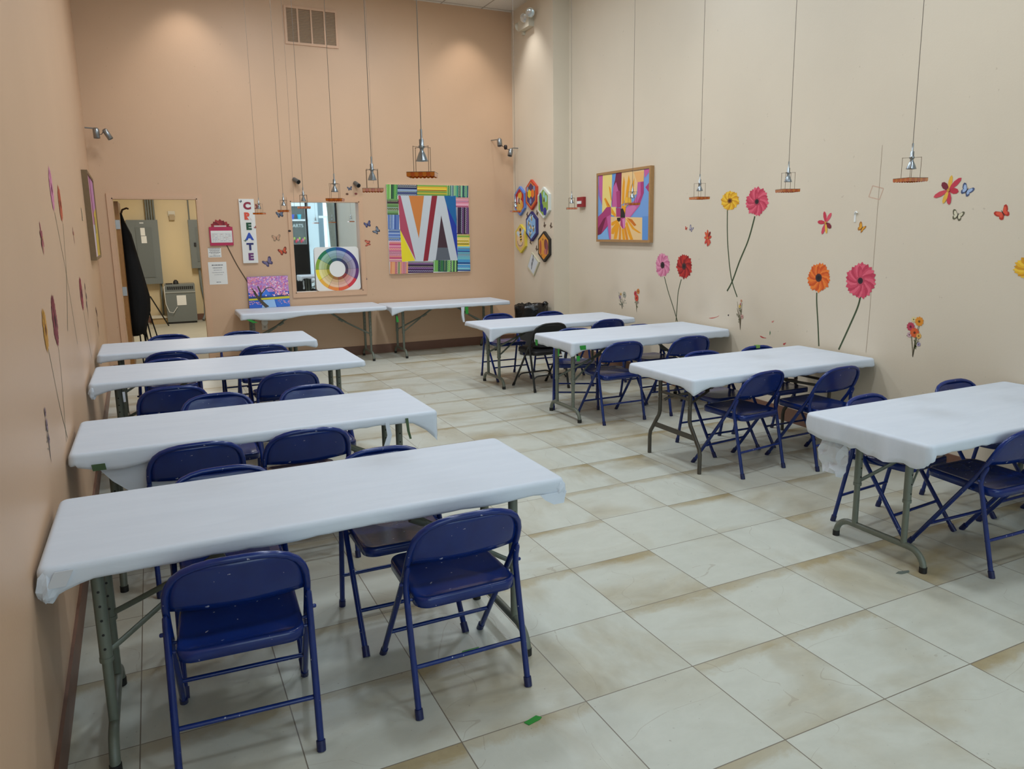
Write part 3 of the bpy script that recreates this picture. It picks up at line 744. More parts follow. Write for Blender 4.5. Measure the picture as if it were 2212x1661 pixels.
# ================================================================== pendant lamps
AMBER = mat('amber_glass', rgb(196, 84, 16), 0.15, trans=0.3, spec=0.6)
AMBER2 = mat('golden_glass', rgb(210, 116, 24), 0.15, trans=0.3, spec=0.6)
ROD = mat('bronze_wire', rgb(120, 98, 78), 0.4, metal=0.6)
CORD = mat('grey_cord', rgb(120, 108, 96), 0.5)
REFL = mat('mirror_glass_bulb', rgb(150, 158, 164), 0.22, metal=0.8)
def pendant_proto(loc, label):
    root = tag(empty('pendant_lamp', loc), label, 'pendant lamp'); o = V(loc)
    MB().tube([o + V((0, 0, .135)), o + V((0, 0, ZC - loc[2]))], .0019, CORD, 6).build('cord', root)
    MB().lathe(o, [(.0045, .175), (.0045, .137), (.0095, .134), (.0095, .110), (.0125, .109), (.0125, .100), (.0085, .098), (.008, .090)], CHROME, 12).build('socket', root)
    MB().lathe(o, [(.008, .092), (.0085, .088), (.0135, .078), (.020, .062), (.0245, .050), (.0255, .047), (.0235, .047), (.012, .058), (.0, .066)], REFL, 18, cap=False).build('reflector_bulb', root)
    fm = MB(); d = .044
    for k in range(4):
        a = PI / 2 * k; p = V((d * math.cos(a), d * math.sin(a), 0))
        fm.tube([o + V((0, 0, .104)), o + p + V((0, 0, .104))], .0017, ROD, 6, flat=(.6, 1.6)).tube([o + p + V((0, 0, .106)), o + p + V((0, 0, 0))], .0013, ROD, 6)
    fm.build('wire_frame', root)
    pl = MB(); h = .058
    pl.obox(o, V((h * .7071, h * .7071, 0)), V((-h * .7071, h * .7071, 0)), V((0, 0, .0012)), ROD); pl.build('glass_plate', root)
    fg = MB()
    for k in range(4):
        a0 = PI / 2 * k; c0 = V((math.cos(a0), math.sin(a0), 0)) * (h * 1.38); c1 = V((math.cos(a0 + PI / 2), math.sin(a0 + PI / 2), 0)) * (h * 1.38)
        t = (c1 - c0).normalized(); nrm = V((t.y, -t.x, 0)); L_ = (c1 - c0).length; n = 7
        for q in range(n):
            c = c0 + (c1 - c0) * ((q + .5) / n) - V((0, 0, .001)); w = L_ / n * .56
            P = [c - t * w, c + t * w] + [c + t * w * math.cos(b) - V((0, 0, .010 + .008 * math.sin(b))) for b in (0, .6, 1.2, 1.9, 2.5, 3.14)]
            vs = [p + nrm * .0012 for p in P] + [p - nrm * .0012 for p in P]; m_ = len(P)
            fg.add([o + p for p in vs], [tuple(range(m_)), tuple(reversed(range(m_, 2 * m_)))] + [(i, i + m_, (i + 1) % m_ + m_, (i + 1) % m_) for i in range(m_)], AMBER if (q + k) % 2 else AMBER2)
    fg.build('glass_fringe', root)
    remember(root); return root
PG = 'pendant lamps with amber glass fringe'
pend = [((1.227, .93), 'nearest pendant lamp of the aisle row, hanging before the letter painting'),
 ((1.333, 2.116), 'second nearest pendant lamp of the row before the back wall, left of letter painting'),
 ((1.404, 3.408), 'third pendant lamp from camera in the row ending at the CREATE sign'),
 ((1.489, 5.119), 'fourth pendant lamp from camera, overlapping top left of the mirror'),
 ((1.483, 6.242), 'fifth pendant lamp from camera, between CREATE sign and mirror'),
 ((1.368, 7.318), 'farthest pendant lamp of its row, beside the CREATE sign'),
 ((3.741, .545), 'nearest pendant lamp of the cream-wall row, left of the lily decal'),
 ((3.914, 1.561), 'second nearest pendant lamp of the cream-wall row, right of large pink flower'),
 ((4.080, 2.645), 'third pendant lamp of the cream-wall row, left of the yellow flower'),
 ((4.289, 3.876), 'pendant lamp hanging in front of the framed flower painting'),
 ((4.387, 5.195), 'pendant lamp hanging beside the red fire alarm pull'),
 ((4.262, 6.366), 'farthest pendant lamp of the cream-wall row, before the hexagon plaques')]
p0 = None
for i, ((x, y), lab) in enumerate(pend):
    rz = D(18 + (i * 37) % 23)
    if i == 0: p0 = pendant_proto((x, y, 1.95), lab); p0.rotation_euler = (0, 0, rz); p0['group'] = PG
    else: dup(p0, (x, y, 1.95), rz, lab, PG)
for (x, y, zb, lab) in ((1.785, 7.4, 1.98, 'thin bare cable hanging from ceiling in front of the mirror'), (2.72, 7.2, 2.3, 'thin bare cable hanging from ceiling beside the letter painting')):
    m = MB(); m.tube([(x, y, ZC), (x + .01, y, (ZC + zb) / 2), (x, y, zb)], .0014, CORD, 6); tag(m.build('hanging_cable', None, (x, y, zb)), lab, 'cable')

# ================================================================== decals
def shape(mb, plane, c, pts, off, mt, rot=0.0, sx=1.0, sz=1.0, mir=1):
    """flat sticker polygon on a wall plane; pts in metres around c=(u,z)"""
    ca, sa = math.cos(rot), math.sin(rot)
    q = []
    for (a, b) in pts:
        a *= sx; b *= sz
        q.append(plane(c[0] + mir * (a * ca - b * sa), c[1] + a * sa + b * ca, off))
    # double layer so the sticker has a real (thin) thickness
    return mb.poly(q, mt)
def petal(L_, w, tip=.55):
    return [(0, 0), (w * .35, L_ * .25), (w * .5, L_ * tip), (w * .36, L_ * .86), (0, L_), (-w * .36, L_ * .86), (-w * .5, L_ * tip), (-w * .35, L_ * .25)]
def ribbon(mb, plane, pts, w, off, mt):
    n = len(pts); l = []; r = []
    for i, (u, z) in enumerate(pts):
        a = pts[max(0, i - 1)]; b = pts[min(n - 1, i + 1)]; dx, dz = b[0] - a[0], b[1] - a[1]; q = math.hypot(dx, dz) or 1
        l.append(plane(u - dz / q * w / 2, z + dx / q * w / 2, off)); r.append(plane(u + dz / q * w / 2, z - dx / q * w / 2, off))
    mb.add(l + r, [(i, i + 1, n + i + 1, n + i) for i in range(n - 1)], mt); return mb
def smooth_path(pts, k=6):
    out = []
    for i in range(len(pts) - 1):
        p0 = pts[max(0, i - 1)]; p1 = pts[i]; p2 = pts[i + 1]; p3 = pts[min(len(pts) - 1, i + 2)]
        for j in range(k):
            t = j / k
            out.append(tuple(.5 * (2 * p1[d] + (p2[d] - p0[d]) * t + (2 * p0[d] - 5 * p1[d] + 4 * p2[d] - p3[d]) * t * t + (3 * p1[d] - p0[d] - 3 * p2[d] + p3[d]) * t ** 3) for d in (0, 1)))
    out.append(pts[-1]); return out
def gerbera(label, plane, c, ru, rz, cols, ccol, stem=None, n=26, sw=.013, stemcol=(62, 78, 50), seed=1, group='gerbera flower decals'):
    rnd = random.Random(seed); root = tag(empty('flower_decal', plane(c[0], c[1], 0)), label, 'wall decal', group)
    if stem:
        m = MB(); ribbon(m, plane, smooth_path(stem), sw, .0012, paint(*stemcol)); m.build('stem', root)
    m = MB()
    for layer, (s, off) in enumerate(((1.0, .0016), (.86, .0022), (.60, .0028))):
        for k in range(n):
            a = 2 * PI * (k + .5 * layer) / n + rnd.uniform(-.05, .05); L_ = s * rnd.uniform(.9, 1.03); cc = cols[(k + layer) % len(cols)]
            P = petal(L_, .30 * s + .05)
            ca, sa = math.cos(a), math.sin(a)
            q = [plane(c[0] + (x * ca - z * sa) * ru, c[1] + (x * sa + z * ca) * rz, off + .00004 * k) for (x, z) in P]
            m.poly(q, paint(*cc))
    m.build('petals', root)
    m = MB()
    for s, off, cc in ((.27, .0042, ccol[0]), (.17, .0048, ccol[1]), (.09, .0054, ccol[2])):
        m.poly([plane(c[0] + s * ru * math.cos(2 * PI * k / 20), c[1] + s * rz * math.sin(2 * PI * k / 20), off) for k in range(20)], paint(*cc))
    m.build('flower_centre', root); return root
PK = [(206, 74, 98), (222, 96, 118), (190, 58, 84)]; LP = [(214, 128, 160), (226, 150, 178), (198, 108, 142)]; RD = [(170, 38, 36), (190, 52, 44), (140, 26, 30)]; OR = [(224, 104, 40), (236, 128, 52), (206, 84, 30)]; YL = [(230, 176, 40), (240, 196, 62), (212, 150, 30)]
DKC = [(70, 45, 48), (40, 32, 36), (22, 20, 24)]
gerbera('yellow gerbera decal with crossing green stem, high on cream wall', RW, (3.557, 1.965), .142, .096, YL, [(160, 110, 30), (96, 44, 30), (70, 30, 26)], [(3.592, 1.888), (3.581, 1.668), (3.551, 1.453), (3.495, 1.226), (3.402, 1.057)], seed=1)
gerbera('deep pink gerbera decal crossing the yellow one, high on cream wall', RW, (3.176, 1.942), .156, .134, PK, [(180, 60, 84), (60, 40, 44), (30, 24, 28)], [(3.198, 1.812), (3.274, 1.598), (3.386, 1.398), (3.481, 1.203), (3.554, 1.103)], sw=.017, seed=2)
gerbera('pale pink gerbera decal on thin stem above the green-taped table', RW, (4.666, 1.313), .148, .136, LP, DKC, [(4.63, 1.187), (4.552, 1.033), (4.463, .889), (4.363, .72)], sw=.012, seed=3)
gerbera('dark red gerbera decal on thin stem above the green-taped table', RW, (4.266, 1.316), .148, .138, RD, [(90, 40, 40), (50, 40, 44), (30, 26, 28)], [(4.313, 1.176), (4.364, 1.032), (4.377, .882), (4.393, .717)], sw=.012, n=22, seed=4)
gerbera('orange gerbera decal above the bent-leg table', RW, (2.383, 1.293), .130, .126, OR, DKC, [(2.397, 1.169), (2.391, 1.086), (2.363, .899), (2.34, .723)], sw=.013, seed=5)
gerbera('large pink gerbera decal above the bent-leg table', RW, (1.953, 1.292), .150, .146, PK, [(190, 70, 90), (50, 36, 44), (26, 22, 26)], [(1.943, 1.177), (1.966, 1.081), (2.039, .914), (2.127, .724)], sw=.015, seed=6)
gerbera('yellow gerbera decal cut off by right edge of photo', RW, (.64, 1.437), .155, .088, YL, [(170, 110, 30), (120, 60, 30), (80, 36, 26)], None, seed=7)
gerbera('pink gerbera decal seen edge-on, highest on salmon wall', LW, (2.705, 1.958), .105, .122, LP, [(170, 70, 110), (120, 40, 80), (100, 30, 60)], [(2.741, 1.835), (2.90, 1.66), (3.049, 1.487), (3.277, 1.039)], sw=.010, seed=8)
gerbera('orange gerbera decal seen edge-on, high on salmon wall', LW, (3.20, 1.899), .115, .114, [(200, 90, 50), (184, 76, 44)], [(150, 60, 40), (120, 50, 40), (100, 40, 30)], [(3.255, 1.782), (3.16, 1.64), (3.049, 1.487), (2.661, 1.191)], sw=.010, seed=9)
gerbera('yellow gerbera decal seen edge-on, low on salmon wall', LW, (1.545, 1.321), .082, .098, [(206, 150, 50), (190, 130, 40)], [(150, 90, 30), (110, 60, 30), (90, 50, 30)], [(1.58, 1.237), (1.66, 1.10), (1.756, .948), (1.926, .76)], sw=.008, seed=10)
gerbera('maroon gerbera decal seen edge-on, low on salmon wall', LW, (2.005, 1.314), .115, .132, [(130, 42, 52), (112, 32, 44), (146, 54, 62)], [(100, 36, 44), (70, 24, 30), (50, 20, 26)], [(2.03, 1.184), (2.0, 1.05), (1.935, .92), (1.85, .76)], sw=.009, seed=11)
gerbera('red gerbera decal seen edge-on, beyond third salmon-wall table', LW, (4.228, 1.29), .150, .130, [(160, 56, 66), (140, 44, 56)], DKC, [(4.26, 1.153), (4.42, .96), (4.60, .76)], sw=.010, seed=12)
gerbera('red gerbera decal with paper folder, between doorway and CREATE sign', BW, (1.003, 1.775), .138, .125, [(140, 34, 44), (160, 48, 52), (118, 26, 36)], [(90, 40, 40), (60, 36, 40), (40, 26, 30)], [(1.051, 1.60), (1.16, 1.33), (1.262, 1.125), (1.31, 1.02)], n=18, sw=.014, stemcol=(86, 66, 44), seed=13)
def lily(label, plane, c, pets, group='lily flower decals', off0=.0016):
    root = tag(empty('lily_decal', plane(c[0], c[1], 0)), label, 'wall decal', group); m = MB()
    for i, (ang, L_, w, col, su) in enumerate(pets):
        a = math.radians(ang); P = petal(L_, w); ca, sa = math.cos(a), math.sin(a)
        m.poly([plane(c[0] + (x * ca - z * sa) * su, c[1] + x * sa + z * ca, off0 + .0004 * i) for (x, z) in P], paint(*col))
    m.build('petals', root)
    m = MB(); m.poly([plane(c[0] + .011 * math.cos(2 * PI * k / 12), c[1] + .011 * math.sin(2 * PI * k / 12), off0 + .005) for k in range(12)], paint(200, 140, 60)); m.build('flower_centre', root)
# on the cream wall the photo's right is -y, so angles are mirrored with su=-1
RP = (196, 56, 76); DM = (120, 34, 52); YP_ = (226, 178, 70)
lily('small spiky red lily decal beside the yellow gerbera stem', RW, (3.878, 1.612), [(8, .085, .03, (206, 80, 50), -1), (-30, .075, .03, (120, 40, 36), -1), (40, .08, .03, (214, 90, 56), -1), (-75, .06, .03, (190, 66, 50), -1), (85, .06, .03, (206, 84, 60), -1), (-140, .07, .03, (206, 80, 66), -1), (140, .075, .03, (200, 70, 60), -1), (180, .085, .03, (190, 60, 54), -1), (-160, .08, .03, (214, 96, 70), -1)])
lily('pink six-petal lily decal above the large pink gerbera', RW, (2.342, 1.742), [(15, .095, .034, RP, -1), (-35, .095, .034, (214, 84, 100), -1), (85, .09, .034, RP, -1), (-125, .075, .04, DM, -1), (160, .10, .034, (206, 70, 92), -1), (-170, .09, .026, YP_, -1)])
lily('red and yellow lily decal beside blue butterfly, high on cream wall', RW, (1.272, 1.945), [(-8, .10, .03, YP_, -1), (45, .075, .042, DM, -1), (-48, .115, .036, RP, -1), (-100, .075, .04, (190, 50, 66), -1), (112, .115, .036, (206, 70, 84), -1), (-172, .10, .036, RP, -1), (160, .095, .03, YP_, -1)])
lily('thin red lily decal seen edge-on, on salmon wall beside camera', LW, (1.868, 1.70), [(5, .075, .03, (150, 60, 76), 1), (-60, .06, .03, (160, 70, 84), 1), (60, .06, .03, (140, 50, 66), 1), (180, .075, .03, (170, 76, 84), 1), (130, .06, .03, (150, 60, 76), 1), (-130, .06, .03, (150, 60, 76), 1)])
lily('small faded pink lily decal seen edge-on, left of salmon-wall picture', LW, (4.116, 1.715), [(5, .06, .03, (170, 110, 96), 1), (-70, .06, .03, (160, 90, 80), 1), (70, .06, .03, (170, 110, 96), 1), (180, .065, .03, (150, 90, 80), 1)])
WING = [(0, .004), (.012, .02), (.032, .038), (.046, .036), (.048, .022), (.040, .004), (.030, -.004), (.036, -.016), (.030, -.030), (.018, -.034), (.006, -.022), (0, -.006)]
def butterfly(label, plane, c, s, rot, c1, c2, off=.0018, fold=1.0, name='butterfly_decal', cat='wall decal', group='butterfly decals'):
    root = tag(empty(name, plane(c[0], c[1], 0)), label, cat, group); m = MB(); r = math.radians(rot)
    for k in (1, -1):
        f = fold if k < 0 else 1.0
        shape(m, plane, c, [(k * x * s * f, z * s) for x, z in WING], off, paint(*c1), r)
        shape(m, plane, c, [(k * (x * .68 + .004) * s * f, (z * .68 + .003) * s) for x, z in WING], off + .0006, paint(*c2), r)
    m.build('wings', root)
    m = MB(); shape(m, plane, c, [(.0025 * s * math.cos(t), .022 * s * math.sin(t)) for t in [2 * PI * k / 10 for k in range(10)]], off + .0012, paint(40, 34, 34), r); m.build('body', root)
bf = [
 (RW, (4.247, 1.709), .5, 20, (190, 60, 50), (206, 80, 60), .7, 'tiny red butterfly decal left of the grey one, beside framed painting'),
 (RW, (4.158, 1.704), .85, 30, (110, 106, 130), (180, 172, 186), .7, 'grey butterfly decal right of the tiny red one, beside framed painting'),
 (RW, (1.974, 1.694), .95, 35, (170, 110, 40), (226, 160, 50), .6, 'small orange butterfly decal above the large pink gerbera'),
 (RW, (1.142, 1.935), 1.0, 30, (70, 84, 120), (160, 182, 216), .9, 'blue and white butterfly decal beside the red lily'),
 (RW, (1.19, 1.772), .95, 15, (96, 92, 70), (216, 208, 180), .9, 'cream butterfly decal below the red and yellow lily'),
 (RW, (.886, 1.781), 1.05, -35, (180, 50, 36), (222, 88, 62), .9, 'bright red butterfly decal near right edge of photo'),
 (BW, (1.748, 1.955), 1.15, 15, (50, 56, 74), (96, 108, 130), .8, 'dark blue butterfly decal left of the mirror, uppermost'),
 (BW, (1.684, 1.648), 1.2, 5, (150, 126, 100), (196, 150, 120), 1, 'pale brown butterfly decal left of the mirror, middle'),
 (BW, (1.755, 1.472), 1.3, 20, (120, 44, 30), (200, 84, 50), .9, 'orange butterfly decal left of the mirror'),
 (BW, (1.555, 1.332), 1.5, 35, (70, 62, 96), (116, 106, 140), .8, 'large purple butterfly decal right of the CREATE sign foot'),
 (BW, (2.912, 1.817), 1.15, 20, (50, 50, 84), (92, 92, 132), .9, 'dark blue butterfly decal right of the mirror, upper'),
 (BW, (3.036, 1.725), 1.2, 50, (56, 56, 66), (120, 130, 146), .8, 'grey butterfly decal next to the letter painting edge'),
 (BW, (2.906, 1.556), 1.1, 95, (150, 60, 46), (206, 110, 84), .7, 'red butterfly decal right of the mirror, sideways'),
 (BW, (2.842, 1.064), .7, 40, (60, 60, 80), (96, 90, 100), .8, 'tiny dark butterfly decal at lower right of the mirror frame'),
 (BW, (2.690, 2.300), .75, 10, (60, 64, 84), (96, 100, 120), .9, 'small grey butterfly decal above the mirror, beside camera'),
 (BW, (1.47, 2.045), .8, 80, (110, 40, 44), (150, 66, 66), .6, 'small maroon butterfly decal at upper right of the CREATE sign'),
 (LW, (5.59, 1.869), 1.6, 80, (110, 116, 96), (150, 150, 126), .5, 'faded green butterfly decal seen edge-on beside salmon-wall picture')]
for (pl_, c, s, r_, a, b, fo, lab) in bf: butterfly(lab, pl_, c, s, r_, a, b, .0018, fo)
for (c, a, lab) in (((2.651, 2.227), (110, 70, 44), 'brown ladybird sticker above the mirror, left one'), ((2.772, 2.232), (150, 70, 66), 'red ladybird sticker above the mirror, right one'), ((1.856, 1.74), (70, 50, 44), 'dark ladybird sticker on the left mirror frame')):
    m = MB(); off = .0025 if c[0] > 2 else .0165
    m.poly([BW(c[0] + .020 * math.cos(2 * PI * k / 14), c[1] + .014 * math.sin(2 * PI * k / 14), off) for k in range(14)], paint(*a))
    for dx, dz in ((-.008, .003), (.004, .006), (.009, -.004), (-.002, -.006)):
        m.poly([BW(c[0] + dx + .0035 * math.cos(2 * PI * k / 8), c[1] + dz + .0035 * math.sin(2 * PI * k / 8), off + .0008) for k in range(8)], paint(30, 24, 24))
    tag(m.build('ladybird_decal', None, tuple(BW(c[0], c[1], off))), lab, 'wall decal', 'ladybird stickers')
beel = ['below red plaque, left of striped-bee plaque', 'between orange and white plaques', 'left one of two right of the striped-bee plaque', 'right one of two near pilaster edge', 'beside the yellow bee plaque', 'above the white diamond plaque']
for (c, r_, lab) in zip([(7.806, 1.927), (7.455, 1.946), (7.216, 1.772), (7.013, 1.759), (7.701, 1.540), (7.489, 1.444)], (70, 20, 35, 60, 100, 50), beel):
    butterfly('small brown bee sticker ' + lab, PW, c, .95, r_, (74, 58, 46), (106, 86, 70), .0018, .6, 'bee_decal', 'wall decal', 'bee stickers on the pilaster')
def bouquet(label, plane, c, h, w, heads, seed, sg=1, stemcol=(112, 104, 76)):
    """small spray of wild flowers: stems fanning from the foot, heads near the top"""
    rnd = random.Random(seed); root = tag(empty('bouquet_decal', plane(c[0], c[1], 0)), label, 'wall decal', 'wild flower bouquet decals'); m = MB()
    foot = (c[0], c[1] - h / 2)
    for k in range(9):
        e = (c[0] + rnd.uniform(-.5, .5) * w, c[1] + rnd.uniform(-.1, .42) * h)
        ribbon(m, plane, smooth_path([foot, (c[0] + (e[0] - c[0]) * .3, c[1] - h * .2), e], 4), .0035, .0014, paint(*stemcol))
        for q in range(2):
            a = rnd.uniform(0, 6.28); p = (foot[0] + (e[0] - foot[0]) * rnd.uniform(.4, .9), foot[1] + (e[1] - foot[1]) * rnd.uniform(.4, .9))
            shape(m, plane, p, petal(.022, .009), .0016, paint(stemcol[0] - 14, stemcol[1], stemcol[2] - 10), a)
    m.build('stems', root); m = MB()
    for (du, dz, r, col) in heads:
        cc = (c[0] + sg * du, c[1] + dz)
        for k in range(10):
            shape(m, plane, cc, petal(r, r * .55), .0022 + .0001 * k, paint(*col), 2 * PI * k / 10)
        m.poly([plane(cc[0] + r * .25 * math.cos(t), cc[1] + r * .25 * math.sin(t), .0038) for t in [2 * PI * q / 10 for q in range(10)]], paint(col[0] * .5, col[1] * .5, col[2] * .4))
    m.build('petals', root)
bouquet('bright bouquet decal of orange and pink flowers, low on cream wall near camera', RW, (1.44, .915), .30, .10, [(.03, .115, .036, (222, 142, 40)), (-.035, .07, .034, (186, 60, 84)), (.0, .03, .038, (216, 96, 44)), (-.015, .125, .02, (222, 206, 150)), (.035, .01, .022, (220, 170, 90)), (-.04, .01, .02, (196, 160, 170)), (.04, -.05, .016, (160, 150, 176))], 1, -1)
bouquet('brown fern and daisy spray decal right of crossed stems', RW, (3.338, .895), .30, .13, [(-.02, .075, .016, (226, 190, 100)), (.02, -.02, .022, (196, 150, 140)), (.0, .13, .014, (206, 150, 120)), (-.01, .10, .010, (206, 130, 130))], 2, -1, (100, 88, 64))
bouquet('red and orange bouquet decal above end of farthest cream-wall table', RW, (5.19, .89), .29, .12, [(.03, .10, .034, (200, 120, 60)), (-.03, .07, .032, (190, 60, 70)), (.0, .02, .042, (200, 70, 50)), (.03, -.03, .018, (170, 150, 140))], 3, -1)
bouquet('pale grey wild flower decal left of the red bouquet', RW, (5.52, .87), .24, .20, [(.05, .06, .040, (158, 160, 146)), (-.05, .02, .026, (150, 130, 150)), (-.03, .06, .018, (200, 160, 90))], 4, -1, (110, 112, 100))
bouquet('faded purple flower spray decal low on salmon wall, near camera', LW, (1.18, .965), .24, .09, [(.0, .08, .02, (140, 110, 120)), (.0, .03, .025, (150, 124, 136)), (.01, -.03, .02, (140, 116, 126))], 5, 1, (120, 104, 100))
bouquet('grey-purple flower spray decal beside the edge-on red gerbera', LW, (4.78, 1.21), .32, .18, [(.0, .10, .03, (120, 84, 84)), (.05, .02, .03, (130, 110, 110)), (-.04, -.04, .03, (110, 90, 100))], 6, 1, (104, 92, 84))
bouquet('dark flower spray decal before the far end of the salmon wall', LW, (6.231, .90), .34, .26, [(.05, .06, .04, (120, 84, 76)), (-.06, .10, .035, (110, 70, 70)), (.02, -.05, .04, (126, 100, 90))], 7, 1, (104, 84, 70))
# paint smears on the cream wall by the tables
for (y, z, L_, w, a, col, lab) in ((3.74, .822, .17, .007, 14, (196, 92, 80), 'long thin red paint smear above the green-taped table end'), (3.02, .712, .09, .010, -6, (186, 62, 62), 'red curved paint smear low on wall beyond bent-leg table'), (2.93, .765, .012, .036, 0, (60, 110, 74), 'small green paint mark above bent-leg table'), (2.74, .690, .04, .016, 30, (190, 84, 84), 'short red paint dab left of orange gerbera stem'), (2.90, .872, .035, .012, 30, (206, 130, 120), 'faint pink paint dab above bent-leg table'), (3.52, .870, .02, .014, 40, (44, 40, 50), 'dark paint blot beside the fern spray decal')):
    m = MB(); P = [(L_ / 2 * math.cos(t), w / 2 * math.sin(t) * (1 + .4 * math.cos(3 * t)) + L_ * .06 * math.cos(t) ** 2) for t in [2 * PI * k / 16 for k in range(16)]]
    shape(m, RW, (y, z), P, .0014, paint(*col), math.radians(a), mir=-1); tag(m.build('paint_smear', None, tuple(RW(y, z, 0))), lab, 'paint mark', 'paint marks on the cream wall')
# ================================================================== things on the back wall
# mirror: frame is the salmon trim, glass set back in the opening
mr = tag(empty('wall_mirror', (2.347, YB, 1.517)), 'large mirror in salmon frame on back wall reflecting shop front', 'mirror')
fr = MB(); casing(fr, MX0, MX1, MZ0, MZ1, 1.848, 2.856, .849, 2.178, 0.085, TRIM_M, True); fr.build('mirror_frame', mr)
MIR = mat('mirror_silver', (.86, .90, .90, 1), 0.015, metal=1.0)
MB().box((MX0 + .012, YB + .078, MZ0 + .012), (MX1 - .012, YB + .084, MZ1 - .012), MIR).build('mirror_glass', mr)
# return-air vent
vt = tag(empty('air_vent', (2.30, YB, 4.33)), 'beige louvred air return vent high on back wall', 'vent')
VF = mat('vent_beige', rgb(206, 166, 134), .45); VD = mat('vent_slat', rgb(150, 128, 104), .5)
v0, v1, z0, z1 = 1.962, 2.640, 4.098, 4.566; m = MB(); b_ = .030
m.box((v0, YB - .014, z0), (v1, YB, z0 + b_), VF).box((v0, YB - .014, z1 - b_), (v1, YB, z1), VF).box((v0, YB - .014, z0 + b_), (v0 + b_, YB, z1 - b_), VF).box((v1 - b_, YB - .014, z0 + b_), (v1, YB, z1 - b_), VF); m.build('vent_frame', vt)
m = MB()
for k in (1, 2, 3): m.box((v0 + (v1 - v0) * k / 4 - .010, YB - .013, z0 + b_), (v0 + (v1 - v0) * k / 4 + .010, YB - .001, z1 - b_), VF)
m.build('divider', vt)
m = MB(); n = 22
for k in range(n):
    zz = z0 + b_ + (z1 - z0 - 2 * b_) * (k + .5) / n
    m.add([(v0 + b_, YB - .010, zz - .007), (v1 - b_, YB - .010, zz - .007), (v1 - b_, YB - .001, zz + .005), (v0 + b_, YB - .001, zz + .005), (v0 + b_, YB - .010, zz - .0055), (v1 - b_, YB - .010, zz - .0055), (v1 - b_, YB - .001, zz + .0065), (v0 + b_, YB - .001, zz + .0065)], [(0, 1, 2, 3), (7, 6, 5, 4), (0, 4, 5, 1), (3, 2, 6, 7)], VD)
m.build('louvre', vt)
# CREATE sign
sg = tag(empty('letter_sign', (1.34, YB, 1.742)), 'tall white sign board spelling CREATE in coloured letters', 'sign')
MB().box((1.247, YB - .022, 1.332), (1.433, YB - .001, 2.151), WHITE).build('board', sg)
lets = zip('CREATE', ((146, 40, 62), (216, 84, 62), (30, 78, 54), (44, 78, 176), (48, 52, 110), (108, 52, 112)), (2.065, 1.935, 1.805, 1.675, 1.545, 1.415))
for ch, cc, zz in lets:
    me = text_mesh(ch, .118, .0065, .0012); o = bpy.data.objects.new('letter', me); COL.objects.link(o); me.materials.clear(); me.materials.append(paint(*cc)); o.parent = sg
    o.rotation_euler = (PI / 2, 0, 0); o.scale = (1.08, 1, 1)
    cxm = sum((v.co.x for v in me.vertices)) / len(me.vertices); zs = [v.co.y for v in me.vertices]; xs = [v.co.x for v in me.vertices]
    o.location = (1.346 - 1.34 - (min(xs) + max(xs)) / 2 * 1.08 + (.004 if ch in 'E' else 0), -.0245, zz - 1.742 - (min(zs) + max(zs)) / 2)
for (x, z, a, lab) in ((1.272, 2.118, (84, 96, 112), 'tiny grey butterfly sticker on top corner of CREATE sign'), (1.425, 1.79, (190, 90, 84), 'tiny red butterfly sticker at right edge of CREATE sign'), (1.292, 1.622, (96, 130, 96), 'tiny green butterfly sticker at left edge of CREATE sign')):
    butterfly(lab, BW, (x, z), .38, 40, tuple(int(q * .6) for q in a), a, .0235, .8)
# letter painting: stripes round a square of bold letters
art = tag(empty('letter_painting', (3.80, YB, 1.741)), 'square painting of white V and A letters framed by colourful stripe patches', 'painting')
AX0, AX1, AZ0, AZ1, AO = 3.192, 4.418, 1.122, 2.362, .040
MB().box((AX0, YB - AO, AZ0), (AX1, YB - .001, AZ1), WHITE).build('canvas', art)
Q = ((437, 238), (1272, 237), (1303, 1115), (485, 1150))
def inv_bil(p, Q):
    u = v = .5
    for _ in range(12):
        a = [(Q[0][d] * (1 - u) + Q[1][d] * u) * (1 - v) + (Q[3][d] * (1 - u) + Q[2][d] * u) * v - p[d] for d in (0, 1)]
        du = [(Q[1][d] - Q[0][d]) * (1 - v) + (Q[2][d] - Q[3][d]) * v for d in (0, 1)]; dv = [(Q[3][d] - Q[0][d]) * (1 - u) + (Q[2][d] - Q[1][d]) * u for d in (0, 1)]
        det = du[0] * dv[1] - du[1] * dv[0]; u -= (a[0] * dv[1] - a[1] * dv[0]) / det; v -= (du[0] * a[1] - du[1] * a[0]) / det
    return u, v
def art_pt(p, off):
    u, v = inv_bil(p, Q); return V((AX0 + (AX1 - AX0) * min(1, max(0, u)), YB - AO - off, AZ1 - (AZ1 - AZ0) * min(1, max(0, v))))
m = MB()
def ap(pts, col, off=.0012): m.poly([art_pt(p, off) for p in pts], paint(*col))
ap([(555, 348), (1140, 340), (1168, 998), (600, 1022)], (196, 202, 208), .0008)
ap([(555, 348), (578, 348), (737, 1008), (577, 690)], (172, 68, 92)); ap([(577, 690), (730, 1010), (600, 1022)], (232, 214, 36)); ap([(660, 348), (812, 346), (765, 780)], (204, 124, 56))
ap([(892, 345), (948, 343), (860, 1010), (812, 1014)], (140, 28, 44)); ap([(1018, 343), (1140, 340), (1153, 655), (1045, 440)], (14, 98, 158)); ap([(1045, 440), (1153, 655), (1168, 998)], (22, 52, 156))
ap([(990, 540), (1062, 872), (955, 872)], (66, 40, 50)); ap([(955, 872), (1062, 872), (1091, 1000), (938, 1004)], (90, 96, 106))
m.build('painted_letters', art)
m = MB(); rnd = random.Random(21)
